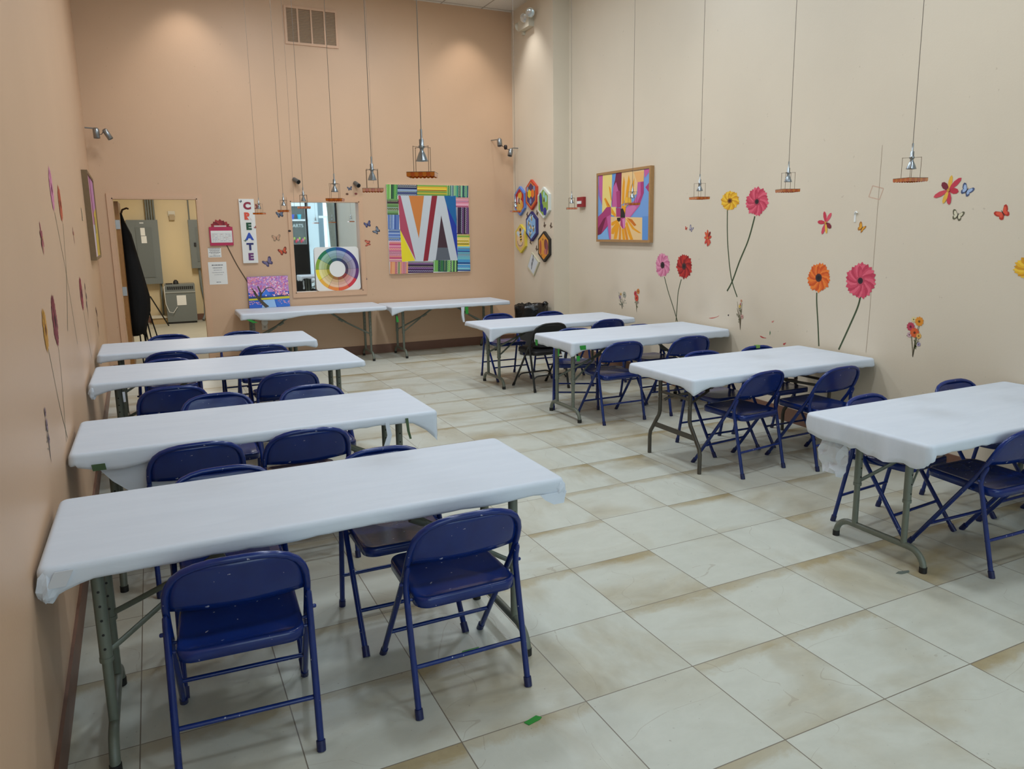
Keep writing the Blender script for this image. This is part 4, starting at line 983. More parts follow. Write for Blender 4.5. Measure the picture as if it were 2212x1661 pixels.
GR = [(50, 120, 60), (110, 170, 80), (40, 90, 70), (150, 200, 120), (30, 70, 50)]; NV = [(36, 44, 90), (60, 90, 150), (24, 30, 60), (120, 160, 200)]; YE = [(226, 190, 40), (190, 170, 50), (120, 170, 70), (236, 206, 80), (214, 160, 30)]; TE = [(30, 110, 110), (60, 150, 130), (120, 180, 130), (20, 70, 90)]; PI_ = [(206, 110, 140), (226, 150, 170), (190, 70, 110), (214, 130, 120)]; PU = [(70, 36, 80), (50, 26, 60), (110, 70, 120), (40, 22, 46)]; BL = [(40, 110, 170), (70, 150, 200), (30, 70, 130), (110, 180, 190)]; DK = [(50, 40, 50), (90, 130, 70), (70, 50, 50), (110, 150, 90)]; ORG = [(214, 130, 90), (226, 160, 110), (190, 110, 120), (120, 150, 100)]; LB = [(90, 120, 180), (60, 90, 160), (130, 160, 210)]
patches = [((437, 238, 548, 382), GR, 1), ((548, 238, 742, 346), NV, 0), ((742, 238, 1048, 344), YE, 0), ((1048, 238, 1086, 342), GR, 1), ((1086, 237, 1272, 357), TE, 1), ((1142, 357, 1278, 457), PI_, 0), ((1150, 457, 1287, 732), PU, 1), ((1160, 732, 1290, 857), YE, 0), ((1165, 857, 1303, 1113), BL, 0), ((443, 382, 560, 542), DK, 0), ((455, 542, 568, 690), LB, 1), ((464, 690, 585, 806), LB, 0), ((472, 806, 598, 1022), PI_, 0), ((484, 1022, 660, 1148), ORG, 1), ((660, 1018, 916, 1138), PU, 0), ((916, 1003, 1168, 1122), GR, 1)]
for (a0, b0, a1, b1), pal, vert in patches:
    n = max(4, int((a1 - a0 if vert else b1 - b0) / 15)); 
    for k in range(n):
        cc = rnd.choice(pal); t0, t1 = k / n, (k + 1) / n
        R = (a0 + (a1 - a0) * t0, b0, a0 + (a1 - a0) * t1, b1) if vert else (a0, b0 + (b1 - b0) * t0, a1, b0 + (b1 - b0) * t1)
        m.poly([art_pt(p, .0010) for p in ((R[0], R[1]), (R[2], R[1]), (R[2], R[3]), (R[0], R[3]))], paint(*cc))
        if rnd.random() < .62:      # a painted wavy line or a row of dots along the stripe
            lc = rnd.choice([(226, 226, 220), (214, 220, 160), (200, 210, 224), tuple(min(255, q + 70) for q in cc), (30, 30, 50)])
            L_ = (b1 - b0) if vert else (a1 - a0); c = ((R[0] + R[2]) / 2 if vert else (R[1] + R[3]) / 2); st = 11; q = 0
            amp = rnd.choice((0, 0, 3.2)); dots = rnd.random() < .4
            while q < L_ - st:
                s = (b0 if vert else a0) + q; e = s + (st * .55 if dots else st); w0 = amp * (1 if int(q / st) % 2 else -1); w1 = -w0; h = 1.9 if not dots else 2.4
                P = ((c + w0 - h, s), (c + w0 + h, s), (c + w1 + h, e), (c + w1 - h, e)) if vert else ((s, c + w0 - h), (s, c + w0 + h), (e, c + w1 + h), (e, c + w1 - h))
                m.poly([art_pt(p, .0016) for p in P], paint(*lc)); q += st
m.build('stripe_border', art)
# cherry tree canvas on the table, leaning on the wall
cp = tag(empty('cherry_painting', (1.535, YB - .03, B1[4])), 'small canvas of a pink blossoming cherry tree over blue water, on table', 'painting')
CB = MB(); zb = B1[4] + .003; W_, H_ = .515, .405; x0 = 1.277
def cpt(u, v, off=0.0):   # v down from top; leans back a little
    t = 1 - v; return V((x0 + W_ * u, YB - .062 + .038 * t - off, zb + H_ * t))
P = [cpt(0, 1), cpt(1, 1), cpt(1, 0), cpt(0, 0)]; bk = [p + V((0, .020, .002)) for p in P]
CB.add(P + bk, [(0, 1, 2, 3), (7, 6, 5, 4), (0, 4, 5, 1), (1, 5, 6, 2), (2, 6, 7, 3), (3, 7, 4, 0)], paint(40, 92, 190)); CB.build('canvas', cp)
m = MB(); rnd = random.Random(4)
def cq(pts, col, off=.001): m.poly([cpt(u, v, off) for u, v in pts], paint(*col))
cq([(0, 0), (1, 0), (1, .5), (0, .5)], (186, 140, 206), .0004); cq([(.30, .62), (.42, .36), (.55, .62)], (60, 120, 220), .0008); cq([(.28, .6), (.6, .6), (.6, .68), (.28, .68)], (40, 90, 180), .0009)
cq([(0, .66), (.25, .62), (.6, .66), (1, .56), (1, .72), (0, .72)], (38, 58, 110), .0011); cq([(0, .70), (1, .66), (1, .735), (0, .755)], (206, 196, 50), .0013)
cq([(.35, .76), (.62, .75), (.66, 1), (.30, 1)], (150, 190, 230), .0010); cq([(.62, .75), (1, .74), (1, 1), (.7, 1)], (50, 110, 200), .0010)
for k in range(420):
    u, v = rnd.random(), rnd.random() ** 1.15 * .62
    if .24 < u < .58 and v > .42 and rnd.random() < .85: continue
    r = rnd.uniform(.014, .028); cc = rnd.choice([(226, 150, 190), (236, 180, 210), (206, 110, 160), (236, 210, 226), (180, 110, 190), (226, 140, 160)])
    cq([(min(1, max(0, u + r * math.cos(t))), min(1, max(0, v + r * 1.25 * math.sin(t)))) for t in [2 * PI * q / 6 for q in range(6)]], cc, .0018 + k * 2e-6)
for k in range(46):
    u, v = rnd.choice([rnd.uniform(0, .33), rnd.uniform(.70, 1)]), rnd.uniform(.77, .9); r = .014
    cq([(min(1, max(0, u + r * math.cos(t))), v + r * math.sin(t)) for t in [2 * PI * q / 6 for q in range(6)]], (220, 160, 190), .0018)
for k in range(60):
    u, v = rnd.random(), rnd.random() * .5; cq([(u, v), (min(1, u + .012), v + .008), (u + .002, v + .022)], rnd.choice([(60, 30, 60), (40, 60, 150), (90, 50, 80)]), .0026)
for pts, w in (([(.44, 1.0), (.30, .80), (.20, .62), (.14, .45)], .05), ([(.26, .72), (.30, .55), (.24, .30)], .03), ([(.28, .62), (.42, .40), (.56, .36), (.66, .46)], .016), ([(.17, .56), (.10, .36)], .02)):
    sp = smooth_path(pts, 5); l = []; r = []
    for i, (u, v) in enumerate(sp):
        a = sp[max(0, i - 1)]; b = sp[min(len(sp) - 1, i + 1)]; dx, dz = b[0] - a[0], b[1] - a[1]; q = math.hypot(dx, dz); ww = w * (1 - .6 * i / len(sp))
        l.append((u - dz / q * ww, min(1, v + dx / q * ww))); r.append((u + dz / q * ww, min(1, v - dx / q * ww)))
    for i in range(len(sp) - 1): cq([l[i], l[i + 1], r[i + 1], r[i]], (70, 62, 48), .0030)
m.build('painted_tree', cp)
# colour wheel board leaning in the mirror recess
wh = tag(empty('color_wheel_board', (2.482, YB + .03, MZ0 + .012)), 'white rounded board with a painted colour wheel standing in the mirror frame', 'poster')
WX0, WX1, WZ0, WZ1 = 2.172, 2.782, MZ0 + .013, 1.517
def wpt(x, z, off=0.0): return V((x, YB + .020 + .045 * (z - WZ0) / (WZ1 - WZ0) - off, z))
ol = []
for cx, cz, a in ((WX1 - .045, WZ1 - .045, 0), (WX0 + .045, WZ1 - .045, 90), (WX0 + .045, WZ0 + .045, 180), (WX1 - .045, WZ0 + .045, 270)):
    for k in range(7): t = math.radians(a + 15 * k); ol.append((cx + .045 * math.cos(t), cz + .045 * math.sin(t)))
m = MB(); m.rings([[wpt(x, z, -.006) for x, z in ol], [wpt(x, z) for x, z in ol]], WHITE, True, True, False); m.build('board', wh)
WC, RO = (2.474, 1.216), .298
HU = [(28, 70, 150), (50, 48, 130), (56, 40, 110), (96, 44, 110), (206, 52, 64), (222, 96, 62), (232, 140, 66), (236, 176, 62), (238, 216, 40), (130, 168, 52), (20, 118, 78), (24, 108, 140)]
m = MB(); RR = [.37, .50, .62, .74, .85, 1.0]
def mixc(a, b, t): return tuple(a[i] * (1 - t) + b[i] * t for i in range(3))
for k, hcol in enumerate(HU):
    a0 = PI / 2 - 2 * PI * k / 12; a1 = PI / 2 - 2 * PI * (k + 1) / 12
    for j in range(5):
        cc = [mixc(hcol, (60, 60, 40), .42), mixc(hcol, (190, 188, 160), .62), mixc(hcol, (206, 204, 196), .60), mixc(hcol, (232, 230, 224), .62), hcol][j]
        r0, r1 = RR[j] * RO, RR[j + 1] * RO; nn = 5
        arc = [(r1, a0 + (a1 - a0) * q / nn) for q in range(nn + 1)] + [(r0, a1 + (a0 - a1) * q / nn) for q in range(nn + 1)]
        m.poly([wpt(WC[0] + r * math.cos(t), WC[1] + r * math.sin(t), .0012) for r, t in arc], paint(*cc))
    d = V((math.cos(a0), 0, math.sin(a0))); nrm = (-math.sin(a0), math.cos(a0))
    m.poly([wpt(WC[0] + r * math.cos(a0) + s * .0012 * nrm[0], WC[1] + r * math.sin(a0) + s * .0012 * nrm[1], .0018) for r, s in ((RR[0] * RO, -1), (RO, -1), (RO, 1), (RR[0] * RO, 1))], paint(60, 60, 66))
m.build('color_ring', wh)
# wall-mounted cylinder cameras above the mirror
for (x, z, dx, lab) in ((1.975, 2.392, .10, 'black-faced cylinder camera above left corner of the mirror'), (2.775, 2.358, .06, 'black-faced cylinder camera above right corner of the mirror')):
    c = V((x, YB - .05, z)); ax = V((dx * 2.2, -.5, -.22)).normalized(); sc_ = tag(empty('wall_camera', tuple(V((x - .01, YB, z)))), lab, 'camera', 'cylinder cameras above the mirror')
    MB().tube([c - ax * .045, c + ax * .062], [.028, .030], mat('camera_grey', rgb(96, 98, 98), .4, metal=.3), 18).build('housing', sc_)
    MB().lathe(c + ax * .0622, [(.026, 0), (.026, .003), (.018, .0015), (0, .0015)], mat('camera_face', rgb(14, 14, 16), .2), 18, ax).build('lens', sc_)
    MB().tube([c - ax * .03, V((x - .01, YB - .012, z + .012)), V((x - .01, YB, z + .012))], .010, CHROME, 10).build('bracket', sc_)
# twin spotlights in the corners
def spots(name, arm, heads, lab, box=None):
    root = tag(empty(name, arm[0]), lab, 'spotlight', 'twin silver wall spotlights')
    MB().tube(arm, .008, CHROME, 8).build('arm', root); prev = None
    for (c, ax, L_, r) in heads:
        c = V(c); ax = V(ax).normalized(); m = MB()
        m.lathe(c, [(0, -L_ / 2 - .012), (r * .7, -L_ / 2 - .010), (r, -L_ / 2 + .006), (r, L_ / 2), (r * .92, L_ / 2), (r * .85, L_ / 2 - .02), (0, L_ / 2 - .025)], CHROME, 16, ax, False); h = m.build('lamp_head', root)
        MB().lathe(c + ax * (L_ / 2 - .006), [(r * .86, 0), (r * .6, -.006), (0, -.008)], mat('lamp_dark', rgb(50, 36, 24), .3), 16, ax, False).build('lamp_face', h)
        p = c - ax * (L_ / 2)
        if prev is not None:
            d = (p - prev); MB().tube([prev, prev + d * .25 - V((0, 0, .03)), prev + d * .6 - V((0, 0, .035)), p], .0045, mat('spot_cable', rgb(84, 66, 54), .5), 6).build('cable', root)
        prev = p + ax * L_ * .4
    return root
spots('twin_spotlight', [(-.375, 8.10, 2.93), (-.275, 8.10, 2.925)], [((-.262, 8.09, 2.868), (.03, -.06, -1), .105, .034), ((-.148, 8.10, 2.862), (.55, -.12, -1), .115, .030)], 'pair of silver spotlight heads on arm near left corner of back wall')
sp2 = spots('twin_spotlight', [(4.815, YB, 3.02), (4.83, 8.12, 3.01)], [((4.85, 8.10, 2.965), (-.05, -.25, -1), .10, .036), ((5.02, 8.10, 2.83), (-.35, -.25, -1), .10, .034)], 'pair of silver spotlight heads with black transformer near pilaster')
m = MB(); m.lathe((4.945, 8.10, 2.905), [(0, -.035), (.022, -.028), (.026, 0), (.022, .028), (0, .035)], mat('transformer_black', rgb(34, 18, 16), .4), 12); m.build('transformer', sp2)
MB().tube([(5.02, 8.10, 2.885), (5.08, 8.12, 2.9), (PF(8.12), 8.12, 2.9)], .008, CHROME, 8).build('arm', sp2)
# papers left of the sign
fd = tag(empty('paper_folder', (1.008, YB, 1.68)), 'magenta hanging folder holding a printed calendar over a red flower', 'folder')
FM_ = paint(180, 44, 84)
m = MB(); m.box((.868, YB - .016, 1.565), (1.148, YB - .006, 1.800), FM_); m.build('pocket', fd)
m = MB(); m.box((.884, YB - .018, 1.602), (1.138, YB - .0165, 1.752), WHITE)
for k in range(6): m.box((.894, YB - .0186, 1.612 + k * .021), (1.128, YB - .0182, 1.6135 + k * .021), paint(150, 156, 172))
for k in range(8): m.box((.894 + k * .0333, YB - .0186, 1.612), (.8952 + k * .0333, YB - .0182, 1.718), paint(150, 156, 172))
rnd = random.Random(8)
for k in range(26): xx, zz = .897 + .0333 * rnd.randrange(7), 1.616 + .021 * rnd.randrange(5); m.box((xx + .004, YB - .0188, zz + .005), (xx + rnd.uniform(.012, .026), YB - .0183, zz + .009), rnd.choice([paint(130, 140, 170), paint(190, 130, 120), paint(150, 150, 160)]))
m.build('calendar_sheet', fd); MB().box((.93, YB - .020, 1.800), (1.075, YB - .007, 1.818), paint(214, 190, 186)).build('label_strip', fd)
def note(lab, x0, x1, z0, z1, lines, name='paper_notice', spiral=False):
    root = tag(empty(name, ((x0 + x1) / 2, YB, (z0 + z1) / 2)), lab, 'notice'); m = MB(); m.box((x0, YB - .0022, z0), (x1, YB - .0004, z1), WHITE); m.build('sheet', root); m = MB()
    for (t, a, b, h, g) in lines:
        zz = z1 - (z1 - z0) * t; q = x0 + (x1 - x0) * a; rnd = random.Random(int(t * 1000))
        while q < x0 + (x1 - x0) * b - .006:
            w = rnd.uniform(.006, .022); m.box((q, YB - .0028, zz - h / 2), (min(q + w, x0 + (x1 - x0) * b), YB - .0023, zz + h / 2), paint(g, g, g + 6)); q += w + .004
    m.build('print_lines', root)
    if spiral:
        m = MB()
        for k in range(10): xx = x0 + (x1 - x0) * (.06 + .1 * k - .01); m.tube([(xx, YB - .001, z1 - .004), (xx, YB - .006, z1 + .004), (xx, YB - .001, z1 + .012)], .0018, DKMETAL, 6)
        m.build('spiral_binding', root)
note('small white spiral-bound notice card between doorway and lower notice', .834, .991, 1.416, 1.535, [(.1, .08, .92, .008, 120), (.26, .1, .9, .006, 100), (.34, .15, .85, .005, 130), (.48, .08, .92, .007, 100), (.6, .2, .8, .005, 130), (.74, .4, .6, .005, 120), (.86, .08, .92, .007, 100)], spiral=True)
note('white letter-size notice taped beside the doorway, lower one', .822, 1.041, 1.070, 1.357, [(.14, .2, .8, .012, 90), (.26, .24, .76, .009, 120), (.36, .28, .74, .006, 140), (.47, .18, .86, .006, 140), (.57, .3, .78, .005, 150), (.9, .38, .62, .012, 150)])
# outlets under the tables
for (x, z, lab, rd) in ((1.456, .50, 'white wall outlet with round white plug under left back table', True), (4.296, .453, 'pale wall outlet plate under the table by the letter painting', False)):
    o_ = tag(empty('wall_outlet', (x, YB, z)), lab, 'outlet', 'wall outlets under back tables'); m = MB(); m.box((x - .036, YB - .006, z - .058), (x + .036, YB, z + .058), mat('outlet_plate', rgb(210, 200, 186), .4)); m.build('plate', o_)
    m = MB()
    for dz in (-.02, .02): m.lathe((x, YB - .006, z + dz), [(.015, 0), (.015, .002)], mat('outlet_face', rgb(170, 160, 148), .4), 14, (0, -1, 0))
    m.build('socket', o_)
    if rd: MB().lathe((x, YB - .008, z + .048), [(.042, 0), (.044, .012), (.038, .024), (0, .028)], WHITE, 20, (0, -1, 0), False).build('round_plug', o_)

# ================================================================== pilaster
def hexpts(ry, rz): return [(0, rz), (-ry, rz * .5), (-ry, -rz * .5), (0, -rz), (ry, -rz * .5), (ry, rz * .5)]
def plaque(lab, c, rim, face, deco, name='hexagon_plaque', pts=None, dep=.035):
    root = tag(empty(name, tuple(PW(c[0], c[1], 0))), lab, 'plaque', 'bee plaques on the pilaster'); pts = pts or hexpts(.182, .212); m = MB(); n = len(pts)
    A = [PW(c[0] + a, c[1] + b, .0005) for a, b in pts]; B_ = [PW(c[0] + a, c[1] + b, dep) for a, b in pts]
    m.rings([A, B_], paint(*rim), True, True, False); m.build('block', root)
    m = MB(); m.poly([PW(c[0] + a * .84, c[1] + b * .84, dep + .0008) for a, b in pts], paint(*face))
    for i, (P, col) in enumerate(deco): m.poly([PW(c[0] - a, c[1] + b, dep + .0012 + .0002 * i) for a, b in P], paint(*col))
    m.build('picture', root); return root
def ell(x, z, a, b, n=14, rot=0): return [(x + a * math.cos(t) * math.cos(rot) - b * math.sin(t) * math.sin(rot), z + a * math.cos(t) * math.sin(rot) + b * math.sin(t) * math.cos(rot)) for t in [2 * PI * k / n for k in range(n)]]
def hx(x, z, r): return [(x + r * .87 * a, z + r * b) for a, b in ((0, 1), (-1, .5), (-1, -.5), (0, -1), (1, -.5), (1, .5))]
YB1 = (228, 180, 70)
plaque('red hexagon plaque with yellow blossom and blue rim, upper left on pilaster', (8.015, 2.137), (98, 132, 206), (176, 34, 38), [(ell(.0, .05, .055, .07), YB1), (ell(.05, .08, .04, .05), (226, 170, 60)), (ell(.03, -.06, .10, .08), YB1), (ell(-.03, -.09, .08, .06), (232, 190, 96)), (ell(.075, -.07, .05, .06), (222, 164, 66)), (ell(-.06, .02, .03, .05), (226, 190, 190)), (ell(0, .0, .032, .045), (60, 36, 36)), (ell(.025, .0, .024, .036), (216, 190, 160))])
plaque('orange-rimmed hexagon plaque with purple and yellow honeycomb, topmost on pilaster', (7.602, 2.208), (196, 70, 44), (224, 150, 70), [(hexpts(.140, .165), (70, 60, 70)), ([(a, b) for a, b in ((-.13, -.03), (.13, -.03), (.13, -.08), (0, -.155), (-.13, -.08))], (84, 58, 106)), (hx(0, .10, .065), (84, 54, 96)), (hx(-.05, .015, .065), (226, 196, 40)), (hx(.062, .015, .065), (226, 120, 44)), (hx(-.115, .08, .04), (140, 150, 180)), (hx(.118, .085, .04), (130, 140, 176)), (hx(-.01, -.09, .04), (120, 140, 190))])
plaque('white-rimmed hexagon plaque with green field and blue flowers, upper right', (7.192, 2.083), (216, 220, 214), (138, 168, 74), [(ell(-.075, .05, .045, .09, rot=.2), (48, 54, 140)), (ell(-.05, -.06, .05, .07, rot=.5), (40, 46, 130)), (ell(.055, -.12, .055, .055), (44, 48, 136)), (ell(.05, .04, .05, .02, rot=.5), (96, 88, 40)), (ell(.09, .05, .035, .05), (150, 206, 196)), (ell(.03, .11, .03, .045), (150, 206, 196))])
def bee(x, z, s, rot):
    out = []
    ca, sa = math.cos(rot), math.sin(rot)
    T = lambda P: [(x + a * ca - b * sa, z + a * sa + b * ca) for a, b in P]
    out += [(T(ell(-.030 * s, .02 * s, .030 * s, .014 * s, rot=-.5)), (200, 216, 226)), (T(ell(.030 * s, .02 * s, .030 * s, .014 * s, rot=.5)), (190, 208, 222)), (T(ell(0, 0, .016 * s, .035 * s)), (214, 176, 70))]
    for k in (-1.6, -.4, .8): out.append((T([(-.015 * s, k * .013 * s), (.015 * s, k * .013 * s), (.013 * s, (k + .5) * .013 * s), (-.013 * s, (k + .5) * .013 * s)]), (40, 34, 30)))
    out.append((T(ell(0, .04 * s, .011 * s, .011 * s)), (50, 40, 30))); return out
plaque('blue hexagon plaque with several striped bees and navy rim, middle of pilaster', (7.605, 1.765), (46, 44, 104), (132, 176, 220), [q for a in ((.02, .11, 1.1, .2), (-.085, .04, 1.0, -.4), (.0, -.01, 1.0, .8), (.09, -.04, 1.1, .1), (-.03, -.11, 1.1, -.2)) for q in bee(*a)])
plaque('yellow hexagon plaque with one large bee, lower left on pilaster', (8.0, 1.590), (218, 196, 70), (220, 184, 130), [(ell(0, -.0, .115, .120), (228, 200, 160))] + bee(.02, .03, 2.5, .15) + [([(-.12 * math.cos(t) * 1.0, -.115 * math.sin(t)) for t in (a, a + .12)] + [(-.104 * math.cos(t), -.10 * math.sin(t)) for t in (a + .12, a)], (110, 100, 130)) for a in [.35 + .2 * k for k in range(12)]])
plaque('black-rimmed hexagon plaque painted in amber and brown, lower right on pilaster', (7.19, 1.484), (40, 34, 30), (216, 150, 60), [(ell(.085, .02, .06, .09, rot=.4), (120, 60, 60)), (ell(-.10, -.01, .035, .10), (170, 84, 60)), (ell(.07, -.07, .06, .04), (190, 110, 90)), (ell(-.02, .10, .012, .016), (110, 70, 30)), (ell(-.06, -.12, .012, .016), (110, 70, 30)), (ell(.11, -.02, .025, .09), (140, 74, 90)), (ell(.0, -.13, .05, .03), (222, 140, 40))])
dq = plaque('white diamond plaque with rows of dark handwriting, lowest on pilaster', (7.59, 1.230), (200, 196, 170), (206, 212, 218), [([(-.05 + .03 * k - .01, -.075 + .055 * k - .05 * q), (-.05 + .03 * k + .006, -.09 + .055 * k - .05 * q + .01), (-.045 + .03 * k + .02, -.03 + .055 * k - .05 * q), (-.05 + .03 * k + .004, -.022 + .055 * k - .05 * q)], (96, 100, 110)) for k in range(3) for q in (-1, 0)], 'diamond_plaque', [(.045, .170), (.210, -.045), (-.02, -.172), (-.210, .036)], .02)
# emergency light
el = tag(empty('emergency_light', tuple(PW(7.66, 4.50, 0))), 'white emergency light with two round lamp heads high on pilaster', 'emergency light')
m = MB(); EC = mat('ivory_plastic', rgb(206, 200, 182), .4); c = PW(7.68, 4.505, .045)
m.obox(c, V((.045, 0, 0)), V((0, .165, 0)), V((0, 0, .062)), EC).obox(PW(7.84, 4.43, .02), V((.02, 0, 0)), V((0, .025, 0)), V((0, 0, .03)), EC); m.build('housing', el)
for (y, z, ax) in ((7.62, 4.565, (-.75, -.55, -.35)), (7.42, 4.585, (-.55, -.75, -.3)), (7.93, 4.52, (-.4, .8, -.35))):
    a = V(ax).normalized(); c = PW(y, z, .10 if y < 7.9 else .06); h = MB(); h.lathe(c, [(.022, -.05), (.05, -.03), (.062, .004), (.062, .010), (.054, .010)], EC, 20, a, False); ho = h.build('lamp_head', el)
    MB().lathe(c, [(.055, .009), (.036, .016), (0, .019)], mat('lamp_lens', rgb(200, 206, 206), .12, metal=.5), 20, a, False).build('lens', ho)
m = MB(); m.tube([PW(7.70, 4.52, .03), PW(7.43, 4.56, .06)], .012, EC, 8).tube([PW(7.8, 4.5, .03), PW(7.93, 4.52, .05)], .012, EC, 8); m.build('bracket', el)

# ================================================================== cream wall
pu = tag(empty('fire_alarm_pull', tuple(RW(6.535, 2.067, 0))), 'red fire alarm pull station on cream wall', 'fire alarm'); REDM = mat('alarm_red', rgb(150, 34, 40), .35)
m = MB(); m.obox(RW(6.535, 2.067, .024), V((.024, 0, 0)), V((0, .078, 0)), V((0, 0, .064)), REDM); m.build('housing', pu)
m = MB(); m.obox(RW(6.545, 2.062, .053), V((.004, 0, 0)), V((0, .052, 0)), V((0, 0, .018)), WHITE); m.build('pull_handle', pu)
def framed(name, lab, plane, u0, u1, z0, z1, dep, wood, items, Q2, sgn, wallmat=None):
    """wooden box frame with a canvas set just inside; u runs left to right as seen"""
    root = tag(empty(name, tuple(plane((u0 + u1) / 2, (z0 + z1) / 2, 0))), lab, 'painting', 'framed flower paintings'); m = MB(); t = .028; lo, hi = min(u0, u1), max(u0, u1)
    def bx(a, b, c, d): 
        P = [plane(u, z, o) for o in (.0005, dep) for (u, z) in ((a, c), (b, c), (b, d), (a, d))]
        m.add(P, [(3, 2, 1, 0), (4, 5, 6, 7), (0, 1, 5, 4), (1, 2, 6, 5), (2, 3, 7, 6), (3, 0, 4, 7)], wood)
    bx(lo, hi, z0, z0 + t); bx(lo, hi, z1 - t, z1); bx(lo, lo + t, z0 + t, z1 - t); bx(hi - t, hi, z0 + t, z1 - t); m.build('frame', root)
    m = MB(); a, b = u0 + sgn * t, u1 - sgn * t; zz0, zz1 = z0 + t, z1 - t; o0 = dep - .010
    m.poly([plane(a, zz0, o0), plane(b, zz0, o0), plane(b, zz1, o0), plane(a, zz1, o0)], paint(116, 158, 214))
    for i, (P, col) in enumerate(items):
        q = []
        for p in P:
            uu, vv = inv_bil(p, Q2); uu = min(1, max(0, uu)); vv = min(1, max(0, vv)); q.append(plane(a + (b - a) * uu, zz1 - (zz1 - zz0) * vv, o0 + .0006 + .0001 * i))
        m.poly(q, paint(*col))
    m.build('canvas', root); return root
PEA = (232, 196, 140); PYL = (236, 214, 130); MG = (170, 60, 116); PKM = (196, 96, 156); DMG = (118, 30, 70); ORP = (232, 158, 30); ORD = (206, 112, 30)
items = [([(1040, 130), (1085, 125), (1085, 420), (1062, 360), (1040, 250)], PKM), ([(1035, 220), (1062, 360), (1085, 420), (1080, 460), (1035, 330)], (150, 110, 180)),
 ([(1085, 125), (1185, 118), (1172, 460), (1122, 460), (1122, 572), (1072, 570)], PYL), ([(1185, 118), (1226, 112), (1200, 240)], (100, 150, 214)),
 ([(1226, 110), (1283, 105), (1270, 465), (1180, 455), (1178, 420), (1196, 250), (1215, 180)], DMG), ([(1196, 250), (1225, 200), (1250, 300), (1240, 460), (1180, 455)], PKM), ([(1225, 300), (1262, 290), (1266, 460), (1232, 470)], MG),
 ([(1283, 105), (1495, 85), (1490, 207), (1435, 212), (1425, 330), (1300, 400), (1272, 440)], PEA), ([(1400, 110), (1495, 100), (1490, 205), (1430, 212)], (232, 176, 110)),
 ([(1495, 85), (1548, 78), (1540, 112), (1500, 170)], PKM), ([(1540, 215), (1505, 265), (1538, 320)], MG),
 ([(1435, 210), (1490, 205), (1490, 320), (1450, 450), (1360, 572), (1312, 566), (1322, 470), (1400, 400), (1432, 330)], PKM), ([(1462, 210), (1490, 205), (1490, 320), (1446, 440), (1420, 440), (1462, 340)], MG), ([(1322, 470), (1400, 440), (1420, 470), (1350, 572), (1312, 566)], (206, 120, 170)),
 ([(1303, 145), (1314, 200), (1302, 420), (1282, 440), (1288, 260)], ORP), ([(1352, 130), (1364, 200), (1334, 420), (1308, 440), (1330, 260)], ORP), ([(1407, 165), (1398, 260), (1362, 330), (1372, 250)], ORP), ([(1314, 360), (1372, 365), (1376, 420), (1300, 470)], (236, 180, 60)),
 ([(1150, 240), (1166, 260), (1180, 400), (1168, 380)], ORP), ([(1098, 372), (1114, 360), (1165, 456), (1130, 460)], ORP), ([(1110, 372), (1165, 456), (1140, 440)], ORD), ([(1170, 460), (1222, 458), (1225, 560), (1172, 540)], PYL), ([(1175, 465), (1222, 540), (1215, 568), (1172, 520)], ORP), ([(1280, 440), (1322, 460), (1312, 540), (1272, 520)], ORP),
 ([(1122, 462), (1170, 456), (1168, 560), (1130, 660), (1062, 740), (1026, 752), (1030, 560), (1075, 520)], MG), ([(1026, 752), (1030, 680), (1090, 580), (1120, 560), (1062, 742)], DMG), ([(1126, 560), (1168, 540), (1168, 800), (1148, 790)], PKM), ([(1022, 760), (1062, 742), (1128, 670), (1148, 800), (1022, 800)], (126, 176, 226)),
 ([(1222, 470), (1272, 470), (1272, 570), (1225, 580)], MG), ([(1168, 560), (1310, 566), (1475, 572), (1470, 806), (1168, 800)], PEA), ([(1475, 560), (1534, 560), (1526, 806), (1470, 806)], (96, 146, 208)),
 ([(1235, 590), (1240, 610), (1190, 655), (1170, 650), (1176, 620)], ORP), ([(1240, 600), (1250, 625), (1195, 745), (1170, 740), (1176, 690)], ORP), ([(1245, 620), (1258, 640), (1225, 795), (1196, 795), (1208, 720)], ORP), ([(1256, 640), (1272, 680), (1268, 802), (1248, 802)], (222, 140, 30)), ([(1278, 690), (1300, 690), (1312, 804), (1288, 804)], ORP), ([(1300, 680), (1318, 660), (1342, 804), (1320, 804)], (222, 140, 30)), ([(1316, 640), (1330, 610), (1388, 800), (1362, 804), (1340, 740)], ORP), ([(1320, 580), (1350, 600), (1400, 680), (1466, 735), (1440, 732), (1380, 690)], ORP), ([(1330, 574), (1380, 590), (1420, 650), (1400, 660)], ORD),
 ([(1270, 480), (1292, 474), (1310, 520), (1312, 572), (1268, 572)], (40, 34, 34)), ([(1232, 572), (1268, 570), (1268, 600), (1252, 615), (1234, 600)], (40, 34, 34)), ([(1268, 572), (1316, 572), (1310, 680), (1290, 688), (1266, 652)], MG), ([(1285, 585), (1314, 575), (1310, 680), (1295, 684)], (214, 130, 180))]
OAK = mat('oak_frame', rgb(168, 128, 82), .5, noise=.15, nscale=30)
framed('framed_flower_painting', 'square framed painting of magenta and yellow flowers on cream wall', RW, 6.09, 4.87, 1.558, 2.398, .05, OAK, items, ((1035, 130), (1546, 75), (1527, 805), (1024, 800)), -1)
items2 = [([(0, 0), (30, 0), (40, 100), (0, 100)], (206, 150, 176)), ([(30, 0), (50, 0), (56, 60), (38, 60)], (150, 76, 120)), ([(50, 0), (100, 0), (100, 40), (56, 50)], (190, 130, 180)), ([(0, 60), (40, 60), (46, 100), (0, 100)], (214, 190, 200)), ([(56, 45), (100, 36), (100, 100), (46, 100), (50, 70)], (206, 176, 60)), ([(60, 50), (70, 48), (72, 70), (60, 72)], (110, 104, 70)), ([(70, 75), (92, 66), (96, 96), (80, 98)], (190, 160, 50))]
